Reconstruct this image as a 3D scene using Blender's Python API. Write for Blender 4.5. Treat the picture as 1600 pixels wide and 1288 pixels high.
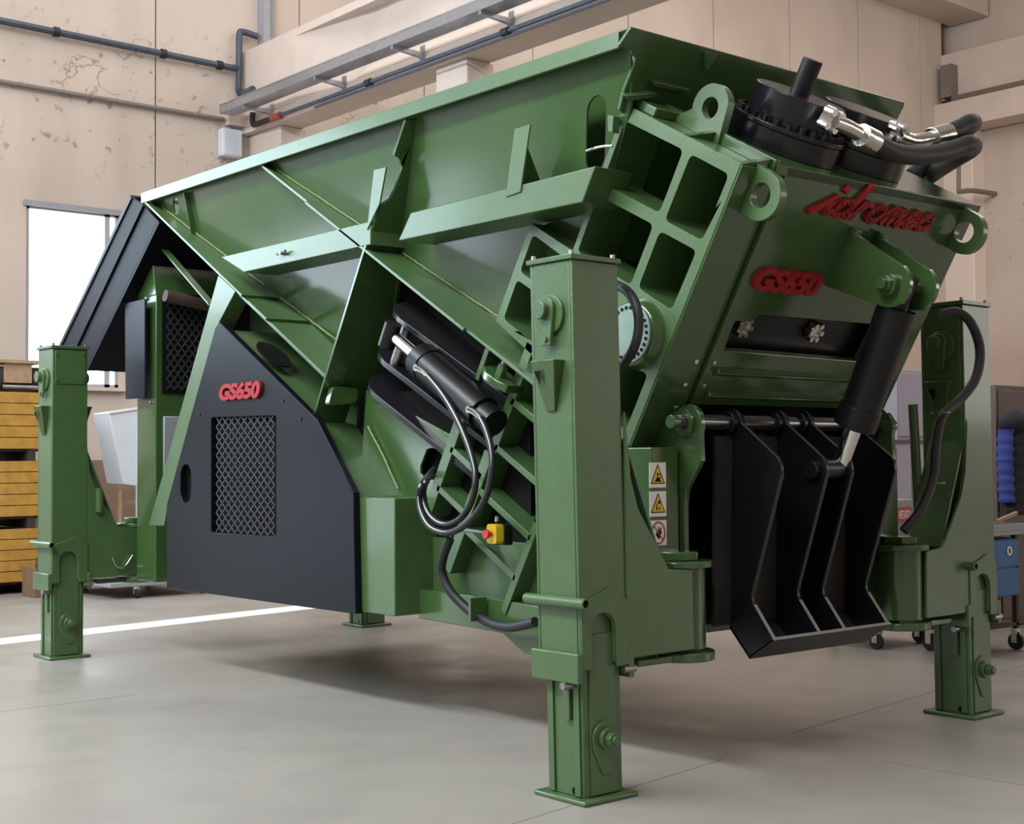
import bpy, bmesh, math, random
from mathutils import Vector as V, Matrix
from mathutils.geometry import tessellate_polygon
random.seed(7)
for o in list(bpy.data.objects): bpy.data.objects.remove(o)
SC = bpy.context.scene
COL = SC.collection
# ------------------------------------------------------------------ camera
# world: x = across the machine (to the right and away), y = along the machine (to the left and away), z = up
FPX = 2183.0; YAW, PIT, ROL = 0.70158, 0.034357, -0.0067973
FW = V((math.sin(YAW)*math.cos(PIT), math.cos(YAW)*math.cos(PIT), math.sin(PIT)))
_r = V((math.cos(YAW), -math.sin(YAW), 0)); _u = _r.cross(FW)
RT = _r*math.cos(ROL) + _u*math.sin(ROL); UP = RT.cross(FW)
CAM = V((-4.421, -4.733, 1.6))
cam = bpy.data.objects.new('camera', bpy.data.cameras.new('camera')); COL.objects.link(cam)
cam.matrix_world = Matrix(((RT.x, UP.x, -FW.x, CAM.x), (RT.y, UP.y, -FW.y, CAM.y), (RT.z, UP.z, -FW.z, CAM.z), (0, 0, 0, 1)))
cam.data.sensor_width = 36; cam.data.lens = FPX/1600*36; cam.data.clip_end = 200
SC.camera = cam
# ------------------------------------------------------------------ world, lights, exposure
w = bpy.data.worlds.new('world'); SC.world = w; w.use_nodes = True
w.node_tree.nodes['Background'].inputs[0].default_value = (0.80, 0.90, 1.0, 1)
w.node_tree.nodes['Background'].inputs[1].default_value = 0.07
def area(name, loc, aim, sx, sy, power, col):
    l = bpy.data.lights.new(name, 'AREA'); l.shape = 'RECTANGLE'; l.size = sx; l.size_y = sy; l.energy = power; l.color = col
    o = bpy.data.objects.new(name, l); COL.objects.link(o); o.location = loc
    o.rotation_euler = (V(aim)-V(loc)).to_track_quat('-Z', 'Y').to_euler(); return o
area('roof_light_strip', (-7.0, 3.0, 10.4), (0.6, 3.0, 0.6), 16, 1.3, 2600, (0.88, 0.96, 1.0))          # long roof light above the left aisle
area('clerestory_daylight', (-9.6, 3.5, 8.4), (1.0, 3.5, 2.0), 15, 4.2, 900, (0.86, 0.94, 1.0))        # high window band in the left wall
area('window_band_daylight', (-4.6, 14.2, 5.4), (-4.2, 0.0, 3.6), 9, 3.0, 900, (0.68, 0.86, 1.0))    # row of windows in the back wall, left of the frame
area('hall_door_daylight', (-7.0, 14.2, 1.0), (-6.0, 0.0, 0.8), 5, 1.8, 130, (0.76, 0.89, 1.0))        # half-raised hall door under them
area('front_windows', (16.5, -13.8, 4.4), (8.0, 0.0, 2.0), 15, 4.0, 950, (1.0, 0.96, 0.90))           # windows of the front wall, right of the camera
area('skylight_front', (2.0, -7.5, 12.6), (1.5, -3.0, 0.0), 14, 4, 150, (1.0, 0.95, 0.88))          # roof lights
area('skylight_back', (4.0, 9.0, 12.6), (4.0, 9.0, 0.0), 3, 9, 420, (1.0, 0.96, 0.92))
area('fill_far_nave', (16.0, 6.0, 12.6), (17.5, 9.0, 0.0), 14, 12, 1950, (1.0, 0.93, 0.86))  # unseen overhead light, added to brighten the far nave
SC.view_settings.view_transform = 'Standard'; SC.view_settings.look = 'None'
SC.view_settings.exposure = -0.08; SC.view_settings.gamma = 1.0; SC.view_settings.use_curve_mapping = False
# ------------------------------------------------------------------ pixel helpers (1600x1288 frame)
def ray(px, py): return FW + RT*((px-800)/FPX) - UP*((py-644)/FPX)
def PX(px, py, x): d = ray(px, py); return CAM + d*((x-CAM.x)/d.x)
def PY(px, py, y): d = ray(px, py); return CAM + d*((y-CAM.y)/d.y)
def PZ(px, py, z=0.0): d = ray(px, py); return CAM + d*((z-CAM.z)/d.z)
def PP(px, py, p, n): d = ray(px, py); return CAM + d*((p-CAM).dot(n)/d.dot(n))
# crusher box frame: a = back-up along the 30 degree feeder slope, b = up along the leaning box
O0 = V((0, -.335, 3.02)); SA = V((0, math.cos(math.pi/6), .5)); TB = V((0, -.5, math.cos(math.pi/6))); XU = V((1, 0, 0))
NF = -SA
UC = 1.775
def B(u, a, b): return O0 + XU*u + SA*a + TB*b
def mirx(p): return V((2*UC-p.x, p.y, p.z))
# ------------------------------------------------------------------ mesh helpers
class G:
    def __init__(s): s.v = []; s.f = []; s.m = []; s.mi = 0
    def add(s, vs, fs):
        n = len(s.v); s.v += [V(p) for p in vs]
        for f in fs: s.f.append([n+i for i in f]); s.m.append(s.mi)
        return s
    def prism(s, loops, vec):
        if not isinstance(loops[0], (list, tuple)): loops = [loops]
        loops = [[V(p) for p in l] for l in loops]; vec = V(vec)
        fl = [p for l in loops for p in l]; n = len(fl)
        if len(loops) == 1 and len(fl) <= 4: fs = [list(range(n))]
        else: fs = [list(t) for t in tessellate_polygon(loops)]
        vs = fl + [p+vec for p in fl]; out = [f for f in fs] + [[i+n for i in reversed(f)] for f in fs]
        k = 0
        for l in loops:
            m = len(l)
            for i in range(m):
                j = (i+1) % m; out.append([k+i, k+j, k+j+n, k+i+n])
            k += m
        return s.add(vs, out)
    def box(s, x0, x1, y0, y1, z0, z1):
        return s.prism([V((x0, y0, z0)), V((x1, y0, z0)), V((x1, y1, z0)), V((x0, y1, z0))], (0, 0, z1-z0))
    def bbox(s, u0, u1, a0, a1, b0, b1):
        return s.prism([B(u0, a0, b0), B(u0, a1, b0), B(u0, a1, b1), B(u0, a0, b1)], (u1-u0, 0, 0))
    def cyl(s, p0, p1, r0, r1=None, n=20):
        p0, p1 = V(p0), V(p1); r1 = r0 if r1 is None else r1
        d = (p1-p0).normalized(); e = d.orthogonal().normalized(); g = d.cross(e)
        vs = []
        for p, r in ((p0, r0), (p1, r1)):
            vs += [p + (e*math.cos(2*math.pi*i/n) + g*math.sin(2*math.pi*i/n))*r for i in range(n)]
        fs = [[i, (i+1) % n, (i+1) % n + n, i+n] for i in range(n)] + [list(range(n))[::-1], list(range(n, 2*n))]
        return s.add(vs, fs)
    def ring(s, p0, p1, r0, r1, n=24):
        p0, p1 = V(p0), V(p1); d = (p1-p0).normalized(); e = d.orthogonal().normalized(); g = d.cross(e); vs = []
        for p, r in ((p0, r0), (p1, r0), (p1, r1), (p0, r1)):
            vs += [p + (e*math.cos(2*math.pi*i/n) + g*math.sin(2*math.pi*i/n))*r for i in range(n)]
        fs = []
        for k in range(4):
            for i in range(n): fs.append([k*n+i, k*n+(i+1) % n, ((k+1) % 4)*n+(i+1) % n, ((k+1) % 4)*n+i])
        return s.add(vs, fs)
    def tube(s, pts, r, n=10, sub=6):
        pts = [V(p) for p in pts]; P = []
        for i in range(len(pts)-1):
            a, b, c, d = pts[max(i-1, 0)], pts[i], pts[i+1], pts[min(i+2, len(pts)-1)]
            for k in range(sub):
                t = k/sub; P.append(.5*((2*b) + (c-a)*t + (2*a-5*b+4*c-d)*t*t + (3*b-a-3*c+d)*t**3))
        P.append(pts[-1]); e = None; vs = []; fs = []
        for i, p in enumerate(P):
            d = (P[min(i+1, len(P)-1)] - P[max(i-1, 0)]).normalized()
            e = d.orthogonal().normalized() if e is None else (e - d*e.dot(d)).normalized()
            g = d.cross(e); vs += [p + (e*math.cos(2*math.pi*k/n)+g*math.sin(2*math.pi*k/n))*r for k in range(n)]
        for i in range(len(P)-1):
            for k in range(n): fs.append([i*n+k, i*n+(k+1) % n, (i+1)*n+(k+1) % n, (i+1)*n+k])
        fs += [list(range(n))[::-1], list(range((len(P)-1)*n, len(P)*n))]
        return s.add(vs, fs)
    def bar(s, p0, p1, wv, tv):                      # square bar between two points with half-width vectors
        p0, p1, wv, tv = V(p0), V(p1), V(wv), V(tv)
        return s.prism([p0-wv-tv, p0+wv-tv, p0+wv+tv, p0-wv+tv], p1-p0)
    def mirror(s):
        n = len(s.v); s.v += [mirx(p) for p in s.v]; s.f += [[i+n for i in reversed(f)] for f in s.f]; s.m += s.m; return s
def rnd(pts, r, n=5):                                # round the corners of a polygon
    out = []; m = len(pts)
    for i in range(m):
        p, a, b = V(pts[i]), V(pts[i-1]), V(pts[(i+1) % m])
        da, db = a-p, b-p; k = min(r, da.length*.45, db.length*.45)
        p0, p1 = p+da.normalized()*k, p+db.normalized()*k
        for j in range(n+1):
            t = j/n; out.append(p0*(1-t)**2 + p*2*t*(1-t) + p1*t*t)
    return out
def arc(c, e, g, r, a0, a1, n=10):
    return [V(c)+V(e)*r*math.cos(math.radians(a0+(a1-a0)*i/n))+V(g)*r*math.sin(math.radians(a0+(a1-a0)*i/n)) for i in range(n+1)]
def obj(name, g, mat, parent=None, bev=0.0, loc=None, smooth=True):
    me = bpy.data.meshes.new(name); me.from_pydata([tuple(p) for p in g.v], [], g.f)
    for m in (mat if isinstance(mat, (list, tuple)) else [mat]): me.materials.append(m)
    for i, p in enumerate(me.polygons): p.material_index = g.m[i]
    bm = bmesh.new(); bm.from_mesh(me); bmesh.ops.recalc_face_normals(bm, faces=bm.faces); bm.to_mesh(me); bm.free()
    if smooth:
        for p in me.polygons: p.use_smooth = True
        me.set_sharp_from_angle(angle=math.radians(35))
    o = bpy.data.objects.new(name, me); COL.objects.link(o)
    if parent is not None:
        o.parent = parent
        o.location = -WL[parent.name]; WL[o.name] = V((0, 0, 0))
    else: WL[o.name] = V((0, 0, 0))
    if loc is not None: o.location = loc
    if bev:
        b = o.modifiers.new('bevel', 'BEVEL'); b.width = bev; b.segments = 2; b.limit_method = 'ANGLE'; b.angle_limit = math.radians(40)
    return o
WL = {}                                              # where each object's origin sits in the world
def thing(name, label, cat, loc=(0, 0, 0), group=None):
    o = bpy.data.objects.new(name, None); COL.objects.link(o); o.location = loc; o.empty_display_size = .2
    WL[o.name] = V(loc); tag(o, label, cat, group); return o
def tag(o, label, cat, group=None):
    o['label'] = label; o['category'] = cat
    if group: o['group'] = group
    return o
def struct(o, label=None, cat=None):
    o['kind'] = 'structure'
    if label: o['label'] = label
    if cat: o['category'] = cat
    return o
# ------------------------------------------------------------------ materials
def mat(name, col, rough=.5, metal=0.0, noise=0.0, scale=6.0, bump=0.0, bscale=60.0, coat=0.0, emit=None, estr=0.0, col2=None, rvar=0.0, spec=.5):
    m = bpy.data.materials.new(name); m.use_nodes = True; nt = m.node_tree; p = nt.nodes['Principled BSDF']
    p.inputs['Base Color'].default_value = (*col, 1); p.inputs['Roughness'].default_value = rough; p.inputs['Metallic'].default_value = metal
    p.inputs['Coat Weight'].default_value = coat; p.inputs['Specular IOR Level'].default_value = spec; p.inputs['Coat Roughness'].default_value = .12
    tc = nt.nodes.new('ShaderNodeTexCoord')
    if noise or col2:
        n = nt.nodes.new('ShaderNodeTexNoise'); n.inputs['Scale'].default_value = scale; n.inputs['Detail'].default_value = 6; n.inputs['Roughness'].default_value = .6
        nt.links.new(tc.outputs['Object'], n.inputs['Vector'])
        r = nt.nodes.new('ShaderNodeMapRange'); r.inputs[1].default_value = .3; r.inputs[2].default_value = .7
        nt.links.new(n.outputs['Fac'], r.inputs[0])
        mx = nt.nodes.new('ShaderNodeMix'); mx.data_type = 'RGBA'
        c2 = col2 or tuple(c*(1-noise) for c in col)
        mx.inputs[6].default_value = (*col, 1); mx.inputs[7].default_value = (*c2, 1)
        nt.links.new(r.outputs[0], mx.inputs[0]); nt.links.new(mx.outputs[2], p.inputs['Base Color'])
        if rvar:
            r2 = nt.nodes.new('ShaderNodeMapRange'); r2.inputs[3].default_value = rough-rvar; r2.inputs[4].default_value = rough+rvar
            nt.links.new(n.outputs['Fac'], r2.inputs[0]); nt.links.new(r2.outputs[0], p.inputs['Roughness'])
    if bump:
        n2 = nt.nodes.new('ShaderNodeTexNoise'); n2.inputs['Scale'].default_value = bscale; n2.inputs['Detail'].default_value = 3
        nt.links.new(tc.outputs['Object'], n2.inputs['Vector'])
        bp = nt.nodes.new('ShaderNodeBump'); bp.inputs['Strength'].default_value = bump; bp.inputs['Distance'].default_value = .01
        nt.links.new(n2.outputs['Fac'], bp.inputs['Height']); nt.links.new(bp.outputs[0], p.inputs['Normal'])
    if emit: p.inputs['Emission Color'].default_value = (*emit, 1); p.inputs['Emission Strength'].default_value = estr
    return m
GREEN = mat('green_paint', (.043, .092, .026), .22, noise=.14, scale=3, bump=.05, bscale=70, coat=.6)
GREEN2 = mat('green_paint_textured', (.060, .118, .040), .34, noise=.12, scale=8, bump=.18, bscale=150, coat=.35)
WELD = mat('weld_seam_green', (.16, .20, .06), .3, bump=.8, bscale=60)
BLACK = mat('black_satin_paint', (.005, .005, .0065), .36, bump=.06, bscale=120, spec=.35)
DRUM = mat('gloss_black_paint', (.006, .006, .008), .22, bump=.03, bscale=60, spec=.5)
SKIN = mat('lit_black_plate', (.030, .027, .026), .42, noise=.25, scale=6)  # paler than the ribs: light caught by the flat skin put into the colour
PANEL = mat('anthracite_panel_paint', (.0045, .0055, .009), .33, bump=.08, bscale=200, spec=.14)
HOOD = mat('dark_hood_paint', (.006, .0045, .010), .45, noise=.3, scale=2, spec=.08)
DARK = mat('recess_shade_dark', (.008, .009, .008), .7, spec=.1)  # shade deep in the machine's recesses, put in as near-black colour
BLUEGREY = mat('grey_sheet_metal', (.013, .016, .026), .4, noise=.15, spec=.15)
RED = mat('red_letter_paint', (.30, .013, .017), .45, spec=.25)
CHROME = mat('polished_steel', (.75, .75, .73), .18, metal=1.0)
ZINC = mat('zinc_fitting', (.62, .61, .56), .25, metal=1.0, bump=.2, bscale=40)
STEEL = mat('bare_steel', (.42, .41, .40), .38, metal=.9, noise=.3, scale=20)
RUBBER = mat('black_rubber', (.012, .012, .013), .55, bump=.1, bscale=200)
SILV = mat('silver_hose_print', (.55, .56, .58), .45)
CABLE = mat('grey_cable', (.16, .16, .16), .5)
YELLOW = mat('yellow_plastic', (.75, .50, .02), .4)
REDP = mat('red_plastic', (.60, .03, .03), .35)
WHITE = mat('white_sticker', (.80, .78, .76), .5)
STY = mat('sticker_yellow', (.75, .50, .03), .5)
STK = mat('sticker_black', (.006, .006, .006), .7, spec=.1)
STR = mat('sticker_red', (.45, .05, .05), .5)
GALV = mat('galvanised_steel', (.50, .53, .58), .28, metal=.85, noise=.2, scale=12)
PIPEB = mat('grey_blue_pipe', (.055, .075, .11), .4, noise=.4, scale=15)
CONDUIT = mat('dusty_grey_conduit', (.20, .17, .15), .6, noise=.3, scale=15)
CRATE = mat('yellow_painted_boards', (.52, .27, .045), .65, noise=.35, scale=7)
DKWOOD = mat('dark_brown_wood', (.045, .030, .022), .7, noise=.3)
CARD = mat('brown_cardboard', (.20, .11, .06), .8, noise=.2)
WOOD = mat('pale_wood', (.45, .30, .18), .7, noise=.3, scale=12)
LWHITE = mat('light_painted_sheet', (.62, .66, .72), .45, noise=.05)
BLUE = mat('blue_tool_paint', (.010, .10, .30), .4)
GREYP = mat('grey_paint', (.30, .30, .33), .5, noise=.1)
MAUVE = mat('grey_violet_paint', (.26, .24, .30), .5, noise=.1)
JACKET = mat('blue_quilted_fabric', (.025, .04, .20), .8, bump=.3, bscale=25)
JACKD = mat('dark_fabric', (.012, .011, .014), .9, bump=.5, bscale=50)
BROWN = mat('brown_cabinet_paint', (.10, .065, .05), .5, noise=.2)
FRAME = mat('window_frame_grey', (.35, .35, .38), .5)
SKYPANE = mat('bright_daylight_pane', (.9, .9, .9), .5, emit=(.93, .97, 1.0), estr=5.0)

def wall_mat(name, dado_z, lower):
    m = bpy.data.materials.new(name); m.use_nodes = True; nt = m.node_tree; L = nt.links; N = nt.nodes; p = N['Principled BSDF']; p.inputs['Roughness'].default_value = .8
    tc = N.new('ShaderNodeTexCoord'); sx = N.new('ShaderNodeSeparateXYZ'); L.new(tc.outputs['Object'], sx.inputs[0])
    def noise(s, d=5, stretch=None):
        n = N.new('ShaderNodeTexNoise'); n.inputs['Scale'].default_value = s; n.inputs['Detail'].default_value = d
        if stretch:
            mp = N.new('ShaderNodeMapping'); mp.inputs['Scale'].default_value = stretch; L.new(tc.outputs['Object'], mp.inputs[0]); L.new(mp.outputs[0], n.inputs['Vector'])
        else: L.new(tc.outputs['Object'], n.inputs['Vector'])
        return n.outputs['Fac']
    def rng(x, a, b, c=0, d=1):
        r = N.new('ShaderNodeMapRange'); r.inputs[1].default_value = a; r.inputs[2].default_value = b; r.inputs[3].default_value = c; r.inputs[4].default_value = d; L.new(x, r.inputs[0]); return r.outputs[0]
    def mix(f, a, b):
        x = N.new('ShaderNodeMix'); x.data_type = 'RGBA'; L.new(f, x.inputs[0])
        for i, c in ((6, a), (7, b)):
            if isinstance(c, tuple): x.inputs[i].default_value = (*c, 1)
            else: L.new(c, x.inputs[i])
        return x.outputs[2]
    def mul(a, b):
        x = N.new('ShaderNodeMath'); x.operation = 'MULTIPLY'; L.new(a, x.inputs[0]); L.new(b, x.inputs[1]); return x.outputs[0]
    base = mix(rng(noise(.35, 4), .35, .7), (.56, .47, .41), (.48, .40, .345))
    base = mix(rng(noise(1.2, 6, (1, 1, .25)), .52, .8, 0, .5), base, (.36, .28, .23))       # run-down stains
    vo = N.new('ShaderNodeTexVoronoi'); vo.feature = 'DISTANCE_TO_EDGE'; vo.inputs['Scale'].default_value = .9; vo.inputs['Randomness'].default_value = 1
    wn = N.new('ShaderNodeTexNoise'); wn.inputs['Scale'].default_value = 2.5; wn.inputs['Detail'].default_value = 6; L.new(tc.outputs['Object'], wn.inputs['Vector'])
    vm = N.new('ShaderNodeVectorMath'); vm.operation = 'MULTIPLY_ADD'; L.new(wn.outputs['Color'], vm.inputs[0]); vm.inputs[1].default_value = (.9, .9, .9); L.new(tc.outputs['Object'], vm.inputs[2]); L.new(vm.outputs[0], vo.inputs['Vector'])
    crack = mul(rng(vo.outputs['Distance'], .004, .016, 1, 0), rng(noise(.8, 3), .53, .60))
    band = mul(rng(sx.outputs[2], 5.6, 6.2), rng(sx.outputs[2], 7.6, 8.4, 1, 0))
    base = mix(rng(mul(crack, band), 0, 1, 0, .65), base, (.16, .11, .08))
    base = mix(mul(rng(noise(7, 8), .62, .72), band), base, (.27, .20, .16))
    if dado_z: base = mix(rng(sx.outputs[2], dado_z-.004, dado_z+.004, 1, 0), base, lower)
    L.new(base, p.inputs['Base Color'])
    bp = N.new('ShaderNodeBump'); bp.inputs['Strength'].default_value = .15; bp.inputs['Distance'].default_value = .01; L.new(noise(30, 4), bp.inputs['Height']); L.new(bp.outputs[0], p.inputs['Normal'])
    return m
WALL = wall_mat('beige_wall_plaster', 1.64, (.22, .15, .11))
WALL2 = wall_mat('beige_wall_paint', 0, None)
CONC = mat('painted_concrete_beam', (.60, .50, .44), .75, noise=.12, scale=1.5, bump=.1, bscale=20)
def floor_mat():
    m = bpy.data.materials.new('polished_concrete_floor'); m.use_nodes = True; nt = m.node_tree; L = nt.links; N = nt.nodes; p = N['Principled BSDF']
    tc = N.new('ShaderNodeTexCoord')
    def noise(s, d=6, st=None):
        n = N.new('ShaderNodeTexNoise'); n.inputs['Scale'].default_value = s; n.inputs['Detail'].default_value = d
        if st:
            mp = N.new('ShaderNodeMapping'); mp.inputs['Scale'].default_value = st; L.new(tc.outputs['Object'], mp.inputs[0]); L.new(mp.outputs[0], n.inputs['Vector'])
        else: L.new(tc.outputs['Object'], n.inputs['Vector'])
        return n.outputs['Fac']
    def rng(x, a, b, c=0, d=1):
        r = N.new('ShaderNodeMapRange'); r.inputs[1].default_value = a; r.inputs[2].default_value = b; r.inputs[3].default_value = c; r.inputs[4].default_value = d; L.new(x, r.inputs[0]); return r.outputs[0]
    def mix(f, a, b):
        x = N.new('ShaderNodeMix'); x.data_type = 'RGBA'; L.new(f, x.inputs[0])
        for i, c in ((6, a), (7, b)):
            if isinstance(c, tuple): x.inputs[i].default_value = (*c, 1)
            else: L.new(c, x.inputs[i])
        return x.outputs[2]
    c = mix(rng(noise(.5), .3, .7), (.315, .288, .255), (.25, .228, .205))
    c = mix(rng(noise(2.5, 8), .5, .75, 0, .45), c, (.215, .20, .185))
    c = mix(rng(noise(9, 3, (1, 3, 1)), .72, .76, 0, .7), c, (.16, .13, .11))                 # small scuff marks
    L.new(c, p.inputs['Base Color']); L.new(rng(noise(1.5), .3, .7, .30, .48), p.inputs['Roughness'])
    bp = N.new('ShaderNodeBump'); bp.inputs['Strength'].default_value = .05; bp.inputs['Distance'].default_value = .01; L.new(noise(12, 4), bp.inputs['Height']); L.new(bp.outputs[0], p.inputs['Normal'])
    return m
FLOOR = floor_mat()

# =================================================================== the hall
VB = 14.5                                            # back wall plane (y)
UR = 25.8                                            # far right wall plane (x)
HT = 13.4
fl = struct(obj('floor', G().box(-10, 34, -14, VB+.3, -.2, 0), FLOOR))
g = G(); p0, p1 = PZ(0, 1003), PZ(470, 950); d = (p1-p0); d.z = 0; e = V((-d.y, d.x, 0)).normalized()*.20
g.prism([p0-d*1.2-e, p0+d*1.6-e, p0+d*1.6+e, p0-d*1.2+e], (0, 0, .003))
obj('painted_sun_strip', g, mat('sun_strip_white', (.92, .92, .92), .5), fl)  # strip of sunlight on the floor, put in as white colour
g = G()
for a, b in (((800, 1288), (1130, 1187)), ((1240, 1145), (1600, 1040)), ((1380, 1190), (1600, 1228)), ((0, 1113), (210, 1086))):
    p0, p1 = PZ(*a), PZ(*b); e = V((-(p1-p0).y, (p1-p0).x, 0)).normalized()*.003
    g.prism([p0-e, p1-e, p1+e, p0+e], (0, 0, .001))
obj('floor_crack', g, mat('floor_crack_dark', (.17, .145, .125), .8), fl)
# back wall: precast panels 2.5 m wide with open joints, one window
wb = struct(obj('wall_back', G().box(-10, UR+.3, VB+.12, VB+.3, 0, HT), mat('joint_dark', (.12, .085, .065), .9)))
ju = PY(243, 200, VB).x; step = PY(1122, 40, VB).x-PY(990, 40, VB).x
wx0, wx1 = PY(41, 400, VB).x, PY(186, 400, VB).x; wz1 = PY(60, 321, VB).z; wz0 = PY(160, 606, VB).z
k = -4
while ju+k*step < UR:
    x0, x1 = max(ju+k*step+.012, -9.9), min(ju+(k+1)*step-.012, UR)
    if x1-x0 > .05:
        lo = [V((x0, VB, 0)), V((x1, VB, 0)), V((x1, VB, HT)), V((x0, VB, HT))]
        g = G()
        if x0 < wx1 and x1 > wx0:                    # leave the window opening free
            a, b = max(x0, wx0), min(x1, wx1)
            if a > x0: g.box(x0, a, VB, VB+.15, wz0, wz1)
            if b < x1: g.box(b, x1, VB, VB+.15, wz0, wz1)
            g.box(x0, x1, VB, VB+.15, 0, wz0); g.box(x0, x1, VB, VB+.15, wz1, HT)
        else: g.prism(lo, (0, .15, 0))
        obj('panel', g, WALL, wb)
    k += 1
win = struct(obj('window_1', G().box(wx0, wx1, VB+.09, VB+.11, wz0, wz1), SKYPANE))
g = G(); fw = .05
g.box(wx0, wx0+fw, VB+.02, VB+.09, wz0, wz1).box(wx1-fw, wx1, VB+.02, VB+.09, wz0, wz1).box(wx0, wx1, VB+.02, VB+.09, wz1-fw, wz1).box(wx0, wx1, VB+.02, VB+.09, wz0, wz0+fw)
xm = PY(168, 600, VB).x; g.box(xm-.04, xm+.04, VB+.02, VB+.09, wz0, wz1)
obj('window_frame', g, FRAME, win)
obj('window_sill', G().box(wx0-.1, wx1+.1, VB-.1, VB+.02, wz0-.05, wz0), CONC, win)
obj('window_lintel', G().box(wx0-.05, wx1+.1, VB-.03, VB, wz1-.02, wz1+.06), GREYP, win)
wr = struct(obj('wall_right', G().box(UR+.5, UR+.7, -14, VB+.3, 0, HT), WALL2))
struct(obj('wall_front', G().box(-10, UR+.7, -14.2, -14, 0, HT), WALL2))
g = G(); g.prism([[V((-10, -14, 0)), V((-10, VB+.3, 0)), V((-10, VB+.3, HT)), V((-10, -14, HT))],
                  [V((-10, -4.5, 6.2)), V((-10, 11.5, 6.2)), V((-10, 11.5, 10.8)), V((-10, -4.5, 10.8))][::-1],
                  [V((-10, 5.2, .02)), V((-10, 12.8, .02)), V((-10, 12.8, 5.5)), V((-10, 5.2, 5.5))][::-1]], (-.2, 0, 0))
struct(obj('wall_left', g, WALL2))
struct(obj('ceiling', G().box(-10, UR+.7, -14, VB+.3, HT, HT+.2), CONC))
# crane beam running away along the row of columns
UB = 6.34
zA = PX(800, 57, UB).z; u2 = PZ(800, 87, zA).x; zF = PX(800, 30, UB).z; zT = PX(440, 54, UB).z
vend = PX(462, 56, UB).y; zS = PX(462, 56, UB).z
bm_ = struct(obj('trim_1', G().box(UB, u2, -13.9, VB, zA, zF).box(UB+.0, u2, vend, VB, zF, zT), CONC, bev=.01))
bm_.name = 'trim_1'
g = G(); g.box(UB, u2, -13.9, vend, zS, zT).prism([V((x, y, zF)) for x, y in ((UB+.001, vend), (UB+.22, vend-1.8), (UB+.22, -13.9), (u2-.05, -13.9), (u2-.05, vend))], (0, 0, zS-zF))
g.prism([V((UB, vend-1.6, zF)), V((UB+.22, vend-1.6, zF)), V((UB+.22, vend-1.6, zF+.22))], (0, -13.9-vend+1.6, 0))
obj('beam_web', g, CONC, bm_)
for i, (px, py) in enumerate(((418, 207), (705, 129))):
    y = PX(px, py, UB+.1).y
    y0, y1 = (y-.35, VB) if i == 0 else (y-.3, y+.35)
    c = struct(obj('trim_2' if i == 0 else 'trim_3', G().box(UB+.12, u2+.05, y0, y1, 0, zA), CONC, bev=.015))
# beam across the back wall and the far corner column with its own runway beam
zW = PY(1400, 12, VB).z
struct(obj('trim_4', G().box(u2+.3, UR+.4, PZ(1476, 0, zW).y, VB, zW, HT), CONC))
zr0, zr1, zr2 = PX(1497, 182, UR).z, PX(1540, 135, UR).z, PX(1500, 80, UR).z
t5 = struct(obj('trim_5', G().box(UR, UR+.6, -13.9, VB, zr0+.45, zr2), CONC))
obj('runway_rail', G().box(UR-.25, UR+.1, -13.9, VB-.4, zr0+.30, zr0+.46), mat('rail_brown', (.16, .11, .09), .7), t5)
obj('runway_ledge', G().box(UR-.35, UR+.4, -13.9, VB, zr0-.35, zr0+.30), CONC, t5)
obj('bracket_post', G().box(UR-.3, UR-.02, VB-.45, VB-.15, zr0+.45, zr0+1.25), CONDUIT, t5)
xa, xb = PX(1522, 400, UR), PX(1550, 400, UR)
cy = PX(1522, 400, UR).y
t6 = struct(obj('trim_6', G().box(UR, PY(1551, 400, cy).x, cy, cy+1.2, 0, zr0-.35), mat('pale_column_paint', (.70, .60, .53), .75, noise=.05, scale=1), bev=.03))
g = G(); yw = cy+.9; xw = PY(1551, 400, cy).x
w7 = struct(obj('wall_recess', G().box(xw-.1, 34, yw, yw+.2, 0, HT), WALL2))
for py in (322, 402):
    z = PY(1555, py, yw).z; obj('joint_strip', G().box(xw-.05, 33, yw-.02, yw, z-.04, z+.04), CONDUIT, w7)
o = obj('conduit_pipe', G().tube([PY(1498, 215, cy-.3), PY(1498, 300, cy-.3)], .05, sub=1).tube([PY(1498, 300, cy-.3), PY(1520, 298, cy-.3), PY(1555, 303, cy-.3)], .06), CONDUIT)
tag(o, 'thin grey conduit with a bend on the pale far column', 'conduit')
o = obj('wall_conduit', G().tube([PY(1556, 205, yw-.1), PY(1600, 197, yw-.1)], .06, sub=1), CONDUIT); tag(o, 'short brown conduit on far wall right of the pale column', 'conduit')
# pipes and boxes on the walls
g = G(); r = .05; yw = VB-.12
g.tube([PY(-60, 20, yw), PY(362, 106, yw)], r, sub=1)
g2 = G(); g2.tube([PY(362, 106, yw), PY(374, 106, yw), PY(374, 100, yw), PY(374, 55, yw), PY(380, 50, yw), PY(402, 57, yw)], r, n=12, sub=4)
g2.tube([PY(374, 106, yw), PY(373, 140, yw), PY(378, 146, yw), PX(395, 139, UB-.3)], r, sub=4)
t = thing('compressed_air_pipe', 'dark blue-grey pipe running along upper back wall to the corner', 'pipe', (PY(0, 30, yw).x, yw, PY(0, 30, yw).z))
obj('straight_run', g, PIPEB, t); obj('riser', g2, PIPEB, t)
for px in (88, 255, 343):
    c = PY(px, 32+px*.2044, yw); obj('clamp', G().cyl(c-V((.04, 0, 0)), c+V((.04, 0, 0)), r+.02, n=12), RUBBER, t)
o = obj('wall_conduit', G().tube([PY(-60, 117, VB-.06), PY(350, 187, VB-.06)], .035, sub=1), CONDUIT)
tag(o, 'thin dusty conduit below the blue-grey pipe on back wall', 'conduit')
t = thing('junction_box', 'pale grey junction box on back wall in the corner', 'electrical box', PY(362, 240, VB-.08))
a, b = PY(348, 199, VB-.16), PY(379, 247, VB-.16)
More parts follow.
